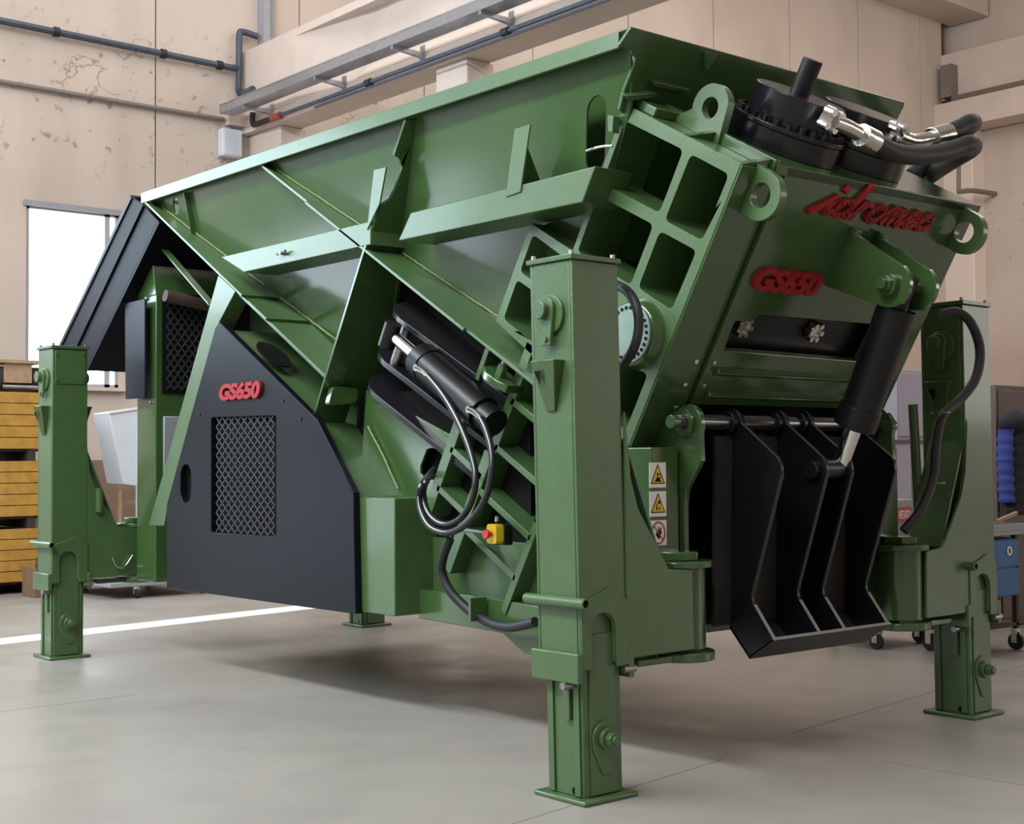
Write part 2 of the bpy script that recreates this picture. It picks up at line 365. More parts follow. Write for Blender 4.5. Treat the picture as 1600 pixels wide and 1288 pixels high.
obj('housing', G().box(a.x, b.x, VB-.16, VB, b.z, a.z), LWHITE, t, bev=.015); obj('lid', G().box(a.x+.02, b.x-.02, VB-.175, VB-.16, b.z+.02, a.z-.02), LWHITE, t, bev=.005)
o = obj('cable_duct', G().box(PY(351, 175, VB).x, PY(378, 175, VB).x, VB-.14, VB, PY(360, 198, VB).z, PY(360, 160, VB).z), CONC); tag(o, 'short beige cable duct above the junction box', 'duct')
o = obj('cable_duct', G().box(PY(402, 20, VB).x, PY(412, 20, VB).x, VB-.2, VB-.005, zT+.01, HT-.01).box(PY(412, 20, VB).x, PY(424, 20, VB).x, VB-.1, VB-.005, zT+.01, HT-.01), GREYP); tag(o, 'tall grey duct on back wall above the beam end', 'duct')
# cable tray on brackets
ut = UB-.42; zt = PX(600, 80, ut).z; y1 = PX(352, 163, ut).y
t = thing('cable_tray', 'galvanised cable tray on arms along the side of the crane beam', 'cable tray', (ut, 8, zt))
obj('channel', G().box(ut-.1, ut+.16, -6, y1, zt-.01, zt).box(ut-.1, ut-.09, -6, y1, zt, zt+.11).box(ut+.15, ut+.16, -6, y1, zt, zt+.11), GALV, t)
obj('cover', G().box(ut-.11, ut+.17, -6, y1, zt+.11, zt+.125), GALV, t)
for px, py in ((398, 150), (510, 122), (632, 75), (770, 14)):
    y = PX(px, py, ut+.1).y
    g = G().prism([V((ut-.08, y, zt-.01)), V((UB, y, zt-.01)), V((UB, y, zt-.11)), V((UB-.08, y, zt-.08)), V((ut-.08, y, zt-.05))], (0, .05, 0)).box(UB-.02, UB, y-.02, y+.07, zt-.12, zt+.08)
    obj('support_arm', g, GALV, t)
up = UB-.08
t = thing('service_pipe', 'blue-grey service pipe with red valve along the crane beam flange', 'pipe', PX(600, 120, up))
zp = PX(600, 120, up).z; ya = PX(425, 190, up).y
obj('pipe_run', G().tube([V((up, -6, zp)), V((up, ya, zp))], .030, sub=1).tube([V((up, -6, zp-.07)), V((up, ya-1.2, zp-.07))], .018, sub=1), PIPEB, t)
obj('valve', G().cyl(V((up, ya-.25, zp)), V((up, ya, zp)), .055, n=12), mat('red_valve', (.28, .05, .03), .5), t)
obj('elbow', G().tube([V((up, ya, zp)), V((up, ya+.45, zp)), PX(395, 193, up), PX(395, 176, up)], .042, sub=5), RUBBER, t)
for px in (580, 795): y = PX(px, 127-(px-580)*.37, up).y; obj('pipe_clamp', G().cyl(V((up, y, zp)), V((up, y+.12, zp)), .05, n=12), RUBBER, t)

# =================================================================== the machine
R0 = V((UC, 3.3, 0))
M = thing('rock_crusher', 'large green mobile rock crusher standing on four square legs', 'crusher', R0)
def part(name, g, m, bev=0.0, parent=None): return obj(name, g, m, parent or M, bev)
def up(z): return .66+.25*(3.72-z)
def HW(y, z): return V((up(z), y, z))
def bb(p): q = p-O0; return q.dot(SA), q.dot(TB)
# ---- hopper
def capsule(c, e, f, w, h, n=8):                     # rounded slot outline
    return arc(V(c)+V(f)*(h-w), e, f, w, 0, 180, n)+arc(V(c)-V(f)*(h-w), e, f, w, 180, 360, n)
ins = (V((0, -1, 0)), V((0, -.5, .866)))
hole1 = [HW(p.y, p.z) for p in capsule(PX(920, 207, .70), V((0, 1, 0)), V((0, .3, -.95)), .075, .20)]
hole2 = [HW(p.y, p.z) for p in capsule(PX(275, 322, .68), V((0, 1, 0)), V((0, .2, -.98)), .045, .065)]
outl = [HW(*p) for p in ((.30, 3.76), (5.86, 3.76), (5.82, 3.66), (3.10, 2.12), (2.62, 2.93), (1.25, 2.14), (.95, 2.60), (.38, 3.45))]
g = G().prism([outl, hole1, hole2], (.012, 0, 0)).mirror()
hop = part('hopper', g, GREEN)
g = G().box(.575, .595, .315, 5.84, 3.705, 3.79).box(.575, .70, .25, 5.86, 3.782, 3.794); part('top_flange', g.mirror(), GREEN2, .004, hop)
pl = lambda px, py, o=0: PP(px, py, B(0, .87, 0), SA)
fp = [pl(987, 42), pl(967, 72), pl(986, 80), pl(993, 90), pl(991, 102), pl(976, 140), pl(968, 172), pl(1000, 200)]
fp = fp + [B(2.6, .87, -.05), B(2.95, .87, .20), B(2.97, .87, .36), B(2.96, .87, .387)]
fpl = part('front_wall', G().prism(fp, SA*.02), GREEN, .004, hop)
part('inner_liner', G().prism([V((.98, .45, 3.7)), V((.98, 1.6, 3.7)), V((1.15, 1.6, 2.6)), V((1.15, .9, 2.6))], (.02, 0, 0)), GREEN, 0, hop)
part('rear_wall', G().box(.70, 2.85, 5.80, 5.82, 3.55, 3.76), GREEN, 0, hop)
q_ = lambda px, py, a: PP(px, py, B(0, a, 0), SA)
part('stiffener_tab', G().prism([q_(1103, 82, .85), q_(1122, 86, .85), q_(1105, 111, .85)], SA*.02), GREEN2, 0, hop)
part('angle_ledge', G().prism([q_(1023, 128, .82), q_(1078, 140, .82), q_(1078, 147, .82), q_(1025, 135, .82)], SA*.05), GREEN, .003, hop)
part('angle_ledge', G().prism([q_(980, 150, .82), q_(1025, 145, .82), q_(1028, 152, .82), q_(985, 158, .82)], SA*.05), GREEN, .003, hop)
# leaning gusset (outer edge with the notch), lower web
gp = lambda px, py: PP(px, py, B(0, 2.525, 0), SA)
out = [gp(634, 188), gp(616, 243), gp(625, 249), gp(629, 262), gp(617, 296), gp(609, 312), gp(596, 320), gp(569, 393), gp(497, 630)]
inn = [B(1.10, 2.525, -2.66), B(.89, 2.525, -1.5), B(.69, 2.525, -.66)]
part('gusset', G().prism(out+inn, SA*.02), GREEN, .003, hop)
g = G().prism([PX(p, q, .572) for p, q in ((584, 265), (603, 261), (593, 318), (573, 360))], (.012, 0, 0)); part('flat_bar', g, GREEN2, .003, hop)
g = G().prism([PX(p, q, .572) for p, q in ((804, 201), (828, 194), (813, 300), (790, 308))], (.012, 0, 0)); part('flat_bar', g, GREEN2, .003, hop)
pv = PX(822, 215, .58); g = G().prism([V((.584, pv.y+.02, pv.z)), V((.80, pv.y+.10, 3.12)), V((.584, pv.y+.10, 3.12))], (0, .012, 0)); part('rib', g, GREEN, 0, hop)
y = 5.18; part('rib', G().prism([V((.62, y, 3.705)), HW(y, 3.705)+V((.01, 0, 0)), HW(y+.02, 3.36)+V((.01, 0, 0)), HW(y+.02, 3.36)-V((.045, 0, 0))], (0, .012, 0)), GREEN, 0, hop)
# sloping stiffener plates
g = G().bbox(.58, .86, 2.54, 3.35, -1.56, -1.54).bbox(.60, .86, 3.30, 4.12, -1.56, -1.54); part('stiffener', g, GREEN2, .003, hop)
g = G().bbox(.58, .95, 1.36, 2.525, -1.56, -1.54).bbox(.60, .95, .62, 1.40, -1.56, -1.54); part('stiffener', g, GREEN2, .003, hop)
g = G().bbox(.58, .92, 3.82, 5.68, -2.47, -2.45).bbox(.60, .92, 2.55, 3.9, -2.49, -2.47).bbox(.58, .92, 3.42, 3.72, -2.47, -2.45); part('stiffener', g, GREEN2, .003, hop)
part('stiffener', G().bbox(.58, .92, 2.545, 3.35, -2.47, -2.45), GREEN2, .003, hop)
def weld(pts):
    pts = [V(p) for p in pts]; P = []
    for a, b in zip(pts, pts[1:]):
        n = max(2, int((b-a).length/.03)); P += [a.lerp(b, i/n)+V((random.uniform(-.002, .002),)*3) for i in range(n)]
    part('weld_seam', G().tube(P+[pts[-1]], .007, n=6, sub=1), WELD, 0, hop)
for aa in ((3.95, 2.56), (2.5, 1.25)): weld([V((up(B(0, a, -1.53).z)-.004, B(0, a, -1.53).y, B(0, a, -1.53).z)) for a in aa])
for aa in ((5.5, 4.0), (3.8, 2.57)): weld([V((up(B(0, a, -2.44).z)-.004, B(0, a, -2.44).y, B(0, a, -2.44).z)) for a in aa])
# horizontal box beams
g = G().prism([V((.58, *p)) for p in ((4.51, 3.115), (4.17, 2.965), (2.56, 2.968), (2.56, 3.118))], (.28, 0, 0)); bl = part('side_beam', g, GREEN2, .006, hop)
g = G().prism([V((.58, *p)) for p in ((2.13, 3.112), (2.26, 2.955), (.60, 2.952), (.50, 3.128))], (.28, 0, 0)); part('side_beam', g, GREEN2, .006, hop)
c = PX(443, 396, .57); part('grease_nipple', G().cyl(c+V((.02, 0, 0)), c+V((-.03, 0, 0)), .012, n=8).cyl(c+V((-.015, .06, 0)), c+V((-.015, -.05, .01)), .01, n=8), STEEL, 0, hop)
c = PX(957, 228, .66); part('grease_line', G().tube([c, PX(942, 229, .64), PX(928, 232, .63), PX(917, 236, .68)], .008), ZINC, 0, hop)
c = PX(955, 190, .68); part('lug_plate', G().prism([PX(*p, .68) for p in ((949, 180), (958, 181), (957, 207), (950, 206))], (.05, 0, 0)), GREEN2, .003, hop)
# ---- crusher box
core = part('crusher_box', G().bbox(1.62, 2.52, .14, 1.28, -2.62, -.0), GREEN)
def ab(u, l): return [B(u, a, b) for a, b in l]
HO = [[(.86, -.08), (.39, -.07), (.39, -.41), (.86, -.43)], [(.33, -.07), (.045, -.07), (.05, -.42), (.335, -.43)],
      [(.86, -.50), (.40, -.48), (.40, -.82), (.86, -.83)], [(.34, -.49), (.06, -.48), (.07, -.81), (.34, -.81)],
      [(.27, -1.20), (.06, -1.17), (.06, -1.50), (.27, -1.50)], [(.86, -.90), (.50, -.90), (.50, -1.40), (.86, -1.40)],
      [(1.25, -.89), (.93, -.90), (.93, -1.12), (1.25, -1.12)], [(1.25, -1.17), (.93, -1.17), (.93, -1.42), (1.25, -1.42)]]
outer = ab(.75, ((0, 0), (.90, 0), (.90, -.84), (1.30, -.84), (1.31, -1.46), (.0, -1.56)))
lat = part('lattice_side', G().prism([outer]+[rnd(ab(.75, h), .035) for h in HO], (.30, 0, 0)), GREEN2, .003, core)
part('lattice_side', G().prism([[mirx(p) for p in outer]], (-.25, 0, 0)), GREEN2, .003, core)
def rib(u0, u1, a0, a1, b0, b1): return part('lattice_rib', G().bbox(u0, u1, a0, a1, b0, b1), GREEN2, .003, core)
for a0, a1, b0, b1 in ((1.28, 1.32, -1.84, -1.60), (.93, 1.0, -2.16, -1.44), (1.29, 1.37, -2.78, -2.11), (.95, 1.03, -2.98, -2.16), (.40, .45, -2.90, -1.50),
                       (.98, 1.32, -2.34, -2.30), (.98, 1.32, -2.61, -2.57), (.43, .96, -2.42, -2.38), (.43, .96, -2.69, -2.65), (.43, .96, -2.12, -2.08), (.43, .96, -1.82, -1.78), (.05, .45, -2.30, -2.26), (.05, .45, -1.99, -1.95)):
    rib(.75, 1.22, a0, a1, b0, b1)
part('recess_shade_sheet', G().bbox(1.02, 1.04, 1.29, 3.1, -2.75, -1.56), DARK, 0, core)
part('box_rear_plate', G().bbox(.80, 2.75, .88, .90, -.86, 0), GREEN, 0, core)
part('box_rear_plate', G().bbox(1.05, 2.5, .88, 1.30, -.86, -.84).bbox(1.05, 2.5, 1.275, 1.295, -2.75, -.84), GREEN, 0, core)
# motor boss with bolt ring, on the box side
mc = PX(984, 521, .68); ma, mb = bb(mc); C0, C1 = B(.68, ma, mb), B(.80, ma, mb)
mo = part('bearing_boss', G().cyl(C1, C0, .20, .165, 40), GREEN, .01, core)
part('end_cap', G().cyl(C0, C0-XU*.012, .155, n=40), mat('pale_green_cap', (.20, .28, .24), .4, noise=.1), .004, mo)
for i in range(26):
    t = 2*math.pi*i/26; c = C0+(SA*math.cos(t)+TB*math.sin(t))*.132
    part('cap_bolt', G().cyl(c-XU*.010, c-XU*.016, .0095, n=8), STK, 0, mo)
# front face
ff = part('front_frame', G().bbox(.752, 1.01, -.014, -.001, -1.56, 0), GREEN, .003, core)
part('front_frame', G().bbox(2.695, 2.80, -.01, .08, -1.40, .02), GREEN, .004, core)
part('groove_strip', G().bbox(1.01, 1.08, .012, .08, -1.5, .0), GREEN, 0, core)
def fr(u, b, o=0.0): return B(u, -o, b)
slot = rnd([fr(1.14, -.97, .03), fr(1.13, -.80, .03), fr(1.26, -.795, .03), fr(1.31, -.75, .03), fr(2.34, -.745, .03), fr(2.32, -.98, .03)], .012, 3)
fpn = part('front_panel', G().prism([[fr(1.06, .04, .03), fr(2.675, .035, .03), fr(2.675, -1.29, .03), fr(1.06, -1.29, .03)], slot], SA*.05), GREEN, .004, core)
part('slot_liner', G().prism([fr(1.06, -.70, -.06), fr(2.4, -.70, -.06), fr(2.4, -1.0, -.06), fr(1.06, -1.0, -.06)], SA*.01), BLACK, 0, fpn)
for b in (-1.085, -1.22): part('ridge', G().prism([fr(1.13, b+.02, .03), fr(1.13, b, .075), fr(1.13, b-.035, .03)], (1.22, 0, 0)), GREEN, .004, fpn)
for u, b, px, py in ((0, 0, 1157, 508), (0, 0, 1268, 516)):
    c = PP(px, py, B(0, .05, 0), SA); g = G().cyl(c, c-SA*.03, .05, n=14)
    for i in range(6): t = i*1.05; q = c+(XU*math.cos(t)+TB*math.sin(t))*.045; g.cyl(q, q-SA*.045, .016, n=8)
    part('flange_fitting', g, ZINC, 0, fpn)
for px, py in ((1085, 563), (1068, 600), (1053, 636)):
    c = PP(px, py, B(0, 0, 0), SA); part('bolt', G().cyl(c, c-SA*.012, .02, n=14).cyl(c-SA*.012, c-SA*.022, .015, n=6), CHROME, .002, ff)
for px, py in ((1114, 565), (1098, 601)):
    c = PP(px, py, B(0, -.03, 0), SA); part('bolt', G().cyl(c, c-SA*.015, .012, n=10), ZINC, 0, fpn)
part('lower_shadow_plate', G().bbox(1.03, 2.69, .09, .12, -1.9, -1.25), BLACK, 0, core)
# top of the box: deck, ribs, lifting lugs, drums
tp = part('top_deck', G().bbox(.98, 2.80, -.03, .88, -.01, .04), GREEN, .004, core)
part('deck_rib', G().bbox(.96, 1.0, -.02, .88, .0, .06), GREEN, .003, tp)
part('deck_rib', G().prism([B(.75, .40, 0), B(.98, .40, 0), B(.98, .40, .06)], SA*.03), GREEN, 0, tp)
part('deck_rib', G().prism([B(.75, .0, 0), B(.98, .0, 0), B(.98, .0, .06)], SA*.03), GREEN, 0, tp)
part('deck_block', G().bbox(.78, 1.15, .70, .86, .0, .05), GREEN, .006, tp)
def lug(u, ca, cb, r, base, name='lifting_lug', th=.05, hr=.062):
    cc = B(u, ca, cb); loop = [B(u, a, b) for a, b in base]
    return part(name, G().prism([loop, arc(cc, SA, TB, hr, 0, 345, 22)], (th, 0, 0)), GREEN2, .006, core)
def teardrop(ca, cb, r, a0, a1, p, q):
    return [(ca+r*math.cos(math.radians(t)), cb+r*math.sin(math.radians(t))) for t in [a0+(a1-a0)*i/16 for i in range(17)]]+[p, q]
lug(.94, .50, .145, .12, teardrop(.50, .145, .125, -20, 150, (.36, .0), (.74, .0)), hr=.055)
for u in (.86, 2*UC-.91):
    lug(u, -.095, -.11, .12, teardrop(-.095, -.11, .125, 110, 290, (.03, -.25), (.03, .02)))
def drum(u, a):
    d = part('drive_drum', G().cyl(B(u, a, .04), B(u, a, .15), .31, n=48).cyl(B(u, a, .17), B(u, a, .335), .245, n=48).cyl(B(u, a, .15), B(u, a, .175), .318, n=48), DRUM, .004, core)
    for i in range(26):
        t = 2*math.pi*i/26; c = B(u+.283*math.cos(t), a+.283*math.sin(t), .175); part('drum_bolt', G().cyl(c, c+TB*.028, .017, n=6), BLACK, 0, d)
    return d
d1 = drum(1.45, .40); d2 = drum(2.06, .42)
part('stub_shaft', G().cyl(B(1.46, .42, .33), B(1.46, .42, .52), .055, n=20), BLACK, .003, d1)
# steel elbows and the two thick hoses
def HP(px, py, y=-.46): return PY(px, py, y)
h1 = [HP(1302, 190), HP(1322, 198), HP(1340, 208), HP(1350, 214)]
fit = part('hose_elbow', G().tube(h1, .04, n=14).cyl(HP(1345, 211), HP(1366, 222), .062, n=20), ZINC, .003, core)
g = G().cyl(HP(1296, 186)+SA*.05, HP(1302, 190), .058, n=18)
for i in range(4): t = i*1.571+.6; q = HP(1299, 187)+(XU*math.cos(t)+TB*math.sin(t))*.050; g.cyl(q+SA*.03, q-SA*.03, .022, n=10)
part('clamp_flange', g, CHROME, 0, fit)
h2 = [HP(1403, 212, -.34), HP(1425, 220, -.34), HP(1445, 218, -.34), HP(1460, 214, -.34)]
fit2 = part('hose_elbow', G().tube(h2, .04, n=14).cyl(HP(1455, 216, -.34), HP(1481, 209, -.34), .06, n=20), ZINC, .003, core)
g = G().cyl(HP(1394, 208, -.28), HP(1403, 212, -.34), .07, n=16)
for i in range(5): t = i*1.26; q = HP(1400, 209, -.34)+(XU*math.cos(t)+TB*math.sin(t))*.048; g.cyl(q+SA*.03, q-SA*.03, .022, n=10)
part('clamp_flange', g, CHROME, 0, fit2)
part('hydraulic_hose', G().tube([HP(1362, 220), HP(1390, 236), HP(1425, 243), HP(1465, 240), HP(1495, 232), HP(1515, 225), HP(1519, 232, -.3), HP(1490, 250, -.1), HP(1460, 270, .2), HP(1435, 290, .3)], .052, n=16), RUBBER, 0, core)
part('hydraulic_hose', G().tube([HP(1478, 210, -.34), HP(1500, 200, -.34), HP(1515, 192, -.34), HP(1519, 194, -.22), HP(1495, 215, -.05), HP(1460, 245, .2), HP(1425, 275, .3)], .052, n=16), RUBBER, 0, core)
# lettering
def ribbon_text(letters, org, xd, yd, sx, sy, shear, wd, dep, name, parent, m):
    org, xd, yd = V(org), V(xd), V(yd); n = xd.cross(yd); x = 0; g = G()
    for strokes, adv in letters:
        for st in strokes:
            pts = [((x+p+shear*q*.6)*sx, q*sy) for p, q in st]
            for (a, b), (c, d) in zip(pts, pts[1:]):
                dx, dy = c-a, d-b; L = math.hypot(dx, dy) or 1e-6; nx, ny = -dy/L*wd, dx/L*wd; ex, ey = dx/L*wd*.6, dy/L*wd*.6
                g.prism([org+xd*(a+s*nx-t*ex)+yd*(b+s*ny-t*ey) for a, b, s, t in ((a, b, 1, 1), (c, d, 1, -1), (c, d, -1, -1), (a, b, -1, 1))], n*dep)
        x += adv
    return part(name, g, m, .002, parent)
def circ(cx, cy, rx, ry, a0=0, a1=360, n=12): return [(cx+rx*math.cos(math.radians(a0+(a1-a0)*i/n)), cy+ry*math.sin(math.radians(a0+(a1-a0)*i/n))) for i in range(n+1)]
SCRIPT = [([[(-.35, -.05), (.18, 1.0), (.15, .2), (.25, 0), (.42, .2)], [(.22, 1.45), (.24, 1.6)]], .42),
          ([circ(.34, .46, .27, .46), [(.62, 2.0), (.60, .2), (.72, .0), (.92, .2)]], .84),
          ([[(.12, 1.0), (.12, .0)], [(.12, .55), (.30, .98), (.52, .9)]], .62),
          ([circ(.36, .48, .28, .48)], .78),
          ([[(.0, .6), (.14, 1.0), (.10, .0)], [(.10, .5), (.3, .98), (.42, .9), (.38, 0)], [(.38, .5), (.6, .98), (.72, .9), (.68, .15), (.78, 0), (.98, .3)]], .95),
          ([[(.05, .3), (.45, .55), (.48, .85), (.3, 1.0), (.12, .8), (.06, .4), (.2, .04), (.45, .08), (.66, .35)]], .62),
          ([[(.55, .78), (.38, 1.0), (.15, .8), (.08, .4), (.22, .04), (.48, .08), (.68, .35)]], .6)]
ribbon_text(SCRIPT, fr(1.40, -.155, .03), XU, TB, .193, .092, .60, .0145, .025, 'script_lettering', fpn, RED)
def font_text(s, org, xd, yd, wid, hei, dep, name, parent, m, shear=.2, bold=.05, sub=None):
    cu = bpy.data.curves.new('t', 'FONT'); cu.body = s; cu.shear = shear; cu.offset = bold; cu.extrude = .5; cu.space_character = .95; cu.resolution_u = 4
    ob = bpy.data.objects.new('t', cu); COL.objects.link(ob); dg = bpy.context.evaluated_depsgraph_get(); me = bpy.data.meshes.new_from_object(ob.evaluated_get(dg))
    xs = [v.co.x for v in me.vertices]; ys = [v.co.y for v in me.vertices]; x0, x1, y0, y1 = min(xs), max(xs), min(ys), max(ys)
    org, xd, yd = V(org), V(xd), V(yd); n = xd.cross(yd); g = G()
    g.add([org+xd*((v.co.x-x0)/(x1-x0)*wid)+yd*((v.co.y-y0)/(y1-y0)*hei)+n*((v.co.z+.5)*dep) for v in me.vertices], [list(p.vertices) for p in me.polygons])
    bpy.data.objects.remove(ob); bpy.data.curves.remove(cu); bpy.data.meshes.remove(me)
    return obj(name, g, m, parent)
font_text('GS650', fr(1.13, -.615, .03), XU, TB, .53, .135, .025, 'model_lettering', fpn, RED)
# ---- door with ribs, shaft, ram
SH = V((0, .2, 1.79)); WORN = mat('worn_edge_grey', (.20, .19, .18), .5); BLACK2 = mat('worn_black_edge', (.022, .022, .022), .5)
prof = [(.2+.075*math.cos(math.radians(t)), 1.79+.075*math.sin(math.radians(t))) for t in range(20, 200, 20)]
prof = [(.27, 1.70)]+prof+[(-.115, 1.605), (-.135, 1.575), (-.14, 1.52), (.068, .89), (.068, .86), (.055, .835), (-.078, .66), (.09, .55), (.225, .70), (.24, 1.2)]
door = part('discharge_door', G().prism([V((1.14, y, z)) for y, z in ((.19, 1.72), (.21, 1.72), (.235, .72), (.215, .72))], (1.26, 0, 0)).prism([V((1.27, y, z)) for y, z in ((.09, .55), (.225, .70), (.225, .72), (.09, .57))], (1.01, 0, 0)), SKIN, 0)
for u in (1.27, 1.645, 1.865, 2.26):
    part('door_rib', G().prism([V((u, y, z)) for y, z in prof], (.022, 0, 0)), BLACK, .004, door)
    for (y0, z0), (y1, z1) in (((-.14, 1.52), (.068, .89)), ((.055, .835), (-.078, .66))): part('worn_edge', G().prism([V((u-.0005, y0-.0015, z0)), V((u+.0225, y0-.0015, z0)), V((u+.0225, y1-.0015, z1)), V((u-.0005, y1-.0015, z1))], (0, .004, .001)), WORN if y0 > 0 else BLACK2, 0, door)
    part('rib_sleeve', G().cyl(SH+XU*(u-.04), SH+XU*(u+.05), .062, n=20), BLACK, .003, door)
part('door_lip', G().prism([V((1.27, y, z)) for y, z in ((-.082, .662), (.09, .548), (.10, .560), (-.07, .672))], (1.015, 0, 0)), mat('worn_black_steel', (.030, .026, .024), .45, noise=.2), .003, door)
part('worn_edge', G().prism([V((1.265, -.084, .664)), V((2.29, -.084, .664)), V((2.29, -.068, .676)), V((1.265, -.068, .676))], (0, .003, -.002)), WORN, 0, door)
part('hinge_shaft', G().cyl(SH+XU*.86, SH+XU*2.70, .042, n=24), mat('dark_steel_shaft', (.16, .15, .15), .25, metal=.9), 0, door)
part('chute_wall', G().box(.98, 2.58, .42, .44, .70, 1.75), BLACK, 0, core)
hp = [(.60, 1.70), (.32, 1.84)]+[(.2+.105*math.cos(math.radians(t)), 1.78+.105*math.sin(math.radians(t))) for t in range(100, 215, 15)]+[(.10, 1.59), (.205, 1.44), (.22, 1.36), (.22, 1.11), (.42, 1.11), (.55, 1.64)]
hg = part('hinge_plate', G().prism([V((.925, y, z)) for y, z in hp], (.035, 0, 0)), GREEN, .004, core)
part('hinge_plate', G().prism([V((2*UC-.925, y, z)) for y, z in hp], (-.035, 0, 0)), GREEN, .004, core)
for u, s in ((.925, -1), (2*UC-.925, 1)):
    part('shaft_end', G().cyl(SH+XU*u, SH+XU*(u+s*.03), .075, n=6).cyl(SH+XU*u, SH+XU*(u+s*.12), .035, n=18), GREEN, .003, hg)
fpost = part('front_post', G().box(.71, .905, .24, .95, .60, 1.66), GREEN, .006, core)
part('front_post', G().box(2*UC-.905, 2*UC-.71, .24, .95, .60, 1.66), GREEN, .006, core)
# ram and its clevis
lg = [(.03, -.22), (-.42, -.262)]+[(-.40+.12*math.cos(math.radians(t)), -.375+.12*math.sin(math.radians(t))) for t in range(100, 275, 15)]+[(.03, -.56)]
cl = part('ram_clevis', G().prism([B(1.73, a, b) for a, b in lg], (.03, 0, 0)).prism([B(1.965, a, b) for a, b in lg], (.03, 0, 0)), GREEN, .004, fpn)
for u in (1.73, 1.965): part('stop_block', G().bbox(u-.005, u+.04, -.085, -.03, -.245, -.205), GREEN2, .006, cl)
PT = B(1.86, -.40, -.375); PBt = V((1.86, -.06, 1.54))
part('clevis_pin', G().cyl(PT-XU*.22, PT+XU*.20, .03, n=16).cyl(PT-XU*.17, PT-XU*.13, .06, n=16).cyl(PT-XU*.19, PT-XU*.16, .045, n=6), GREEN, .002, cl)
dd = (PBt-PT); L = dd.length; dd.normalize()
ram = part('door_ram', G().cyl(PT-dd*.06, PT+dd*.06, .06, n=20).cyl(PT+dd*.02, PT+dd*.16, .055, n=24).cyl(PT+dd*.12, PT+dd*.72, .105, n=32).cyl(PT+dd*.68, PT+dd*.80, .115, n=32), BLACK, .003)
part('ram_pipe', G().tube([PT+dd*.17+V((.11, -.04, 0)), PT+dd*.74+V((.11, -.04, 0))], .011, sub=1), BLACK, 0, ram)
part('ram_rod', G().cyl(PT+dd*.78, PT+dd*(L-.03), .046, n=24), CHROME, 0, ram)
part('ram_eye', G().cyl(PBt-XU*.19, PBt+XU*.02, .055, n=20).cyl(PBt-XU*.26, PBt-XU*.20, .05, n=12), BLACK, .003, ram)
# safety stickers on the front post
def sticker(x0, x1, z0, z1, kind):
    y = .239; s = part('safety_sticker', G().box(x0, x1, y-.003, y, z0, z1), WHITE, 0, fpost); cx, cz = (x0+x1)/2, (z0+z1)/2; w = (x1-x0)*.44
    f = lambda pts, yy: [V((cx+p*w, y-yy, cz+q*w)) for p, q in pts]
    if kind < 2:
        part('print', G().prism(f(((-1, -.85), (1, -.85), (0, 1.1)), .0036), (0, .0006, 0)), STK, 0, s)
        part('print', G().prism(f(((-.82, -.75), (.82, -.75), (0, .85)), .0042), (0, .0006, 0)), STY, 0, s)
        g = G()
        if kind == 0: g.prism(f(((-.5, -.65), (.5, -.65), (.2, -.35), (-.1, -.2)), .0048), (0, .0006, 0)).prism([f(circ(.15, -.1, .28, .28), .0048), f(circ(.15, -.1, .17, .17), .0048)], (0, .0006, 0)).prism(f(((-.2, .0), (-.05, .3), (.02, .1)), .0048), (0, .0006, 0))
        else: g.prism(f(((-.05, .25), (.2, .38), (.32, .05), (.08, -.08)), .0048), (0, .0006, 0)).prism(f(((-.3, -.6), (-.12, -.62), (-.18, .1), (-.28, .1)), .0048), (0, .0006, 0)).prism(f(((.05, -.6), (.14, -.6), (.14, -.25), (.05, -.25)), .0048), (0, .0006, 0)).prism(f(((.3, -.6), (.38, -.6), (.3, -.3), (.24, -.3)), .0048), (0, .0006, 0))
        part('print', g, STK, 0, s)
    else:
        g = G().prism(f(((-.35, -.2), (.1, -.65), (.4, -.1), (.45, .5), (.3, .55), (.2, .1), (.1, .6), (-.02, .5), (.0, .05), (-.15, .3)), .0036), (0, .0006, 0)); part('print', g, STK, 0, s)
        g = G().prism([f(circ(0, 0, .98, 1.12, n=24), .0048), f(circ(0, 0, .80, .94, n=24), .0048)], (0, .0006, 0)).prism(f(((-.72, .72), (-.60, .82), (.72, -.72), (.60, -.82)), .0044), (0, .0006, 0)); part('print', g, STR, 0, s)
a, b = PY(1014, 723, .239), PY(1041, 852, .239); hh = (a.z-b.z)
for i in range(3): sticker(a.x, b.x, a.z-hh*(.303+.348*i), a.z-hh*.348*i, i)
# ---- toggle arms, side ram and hoses in the side recess
for i, (a0, b0) in enumerate(((2.36, -1.86), (2.38, -2.17), (2.38, -2.40))):
    crv = [(1.05, a0+.10), (.80, a0-.02), (.715, a0-.14), (.69, a0-.26), (.72, a0-.55), (.80, 1.0), (1.05, 1.0)]
    part('toggle_arm', G().prism([B(u, a, b0) for u, a in crv], TB*.038), mat('toggle_black', (.012, .012, .014), .3), .004, core)
part('toggle_pin', G().cyl(B(.76, 2.10, -1.86), B(.76, 2.10, -2.17), .035, n=16), STEEL, 0, core)
sr = part('side_ram', G().cyl(B(.64, 1.72, -1.92), B(.64, 1.62, -1.92), .112, n=28).cyl(B(.64, 1.62, -1.92), B(.64, 1.02, -1.92), .105, n=28).cyl(B(.64, 1.02, -1.92), B(.64, .90, -1.92), .085, n=20), BLACK, .004)
part('ram_rod', G().cyl(B(.64, 2.0, -1.92), B(.64, 1.70, -1.92), .042, n=20), CHROME, 0, sr)
part('rod_end', G().cyl(B(.62, 2.06, -1.84), B(.62, 2.06, -2.0), .055, n=18), BLACK, 0, sr)
for px, py in ((655, 575), (737, 640)):
    c = PX(px, py, .545); part('port_fitting', G().cyl(c+V((.05, 0, 0)), c-V((.03, 0, 0)), .022, n=10).tube([c-V((.02, 0, 0)), PX(px+5, py+5, .53), PX(px+14, py+14, .53)], .018, n=10), CHROME, 0, sr)
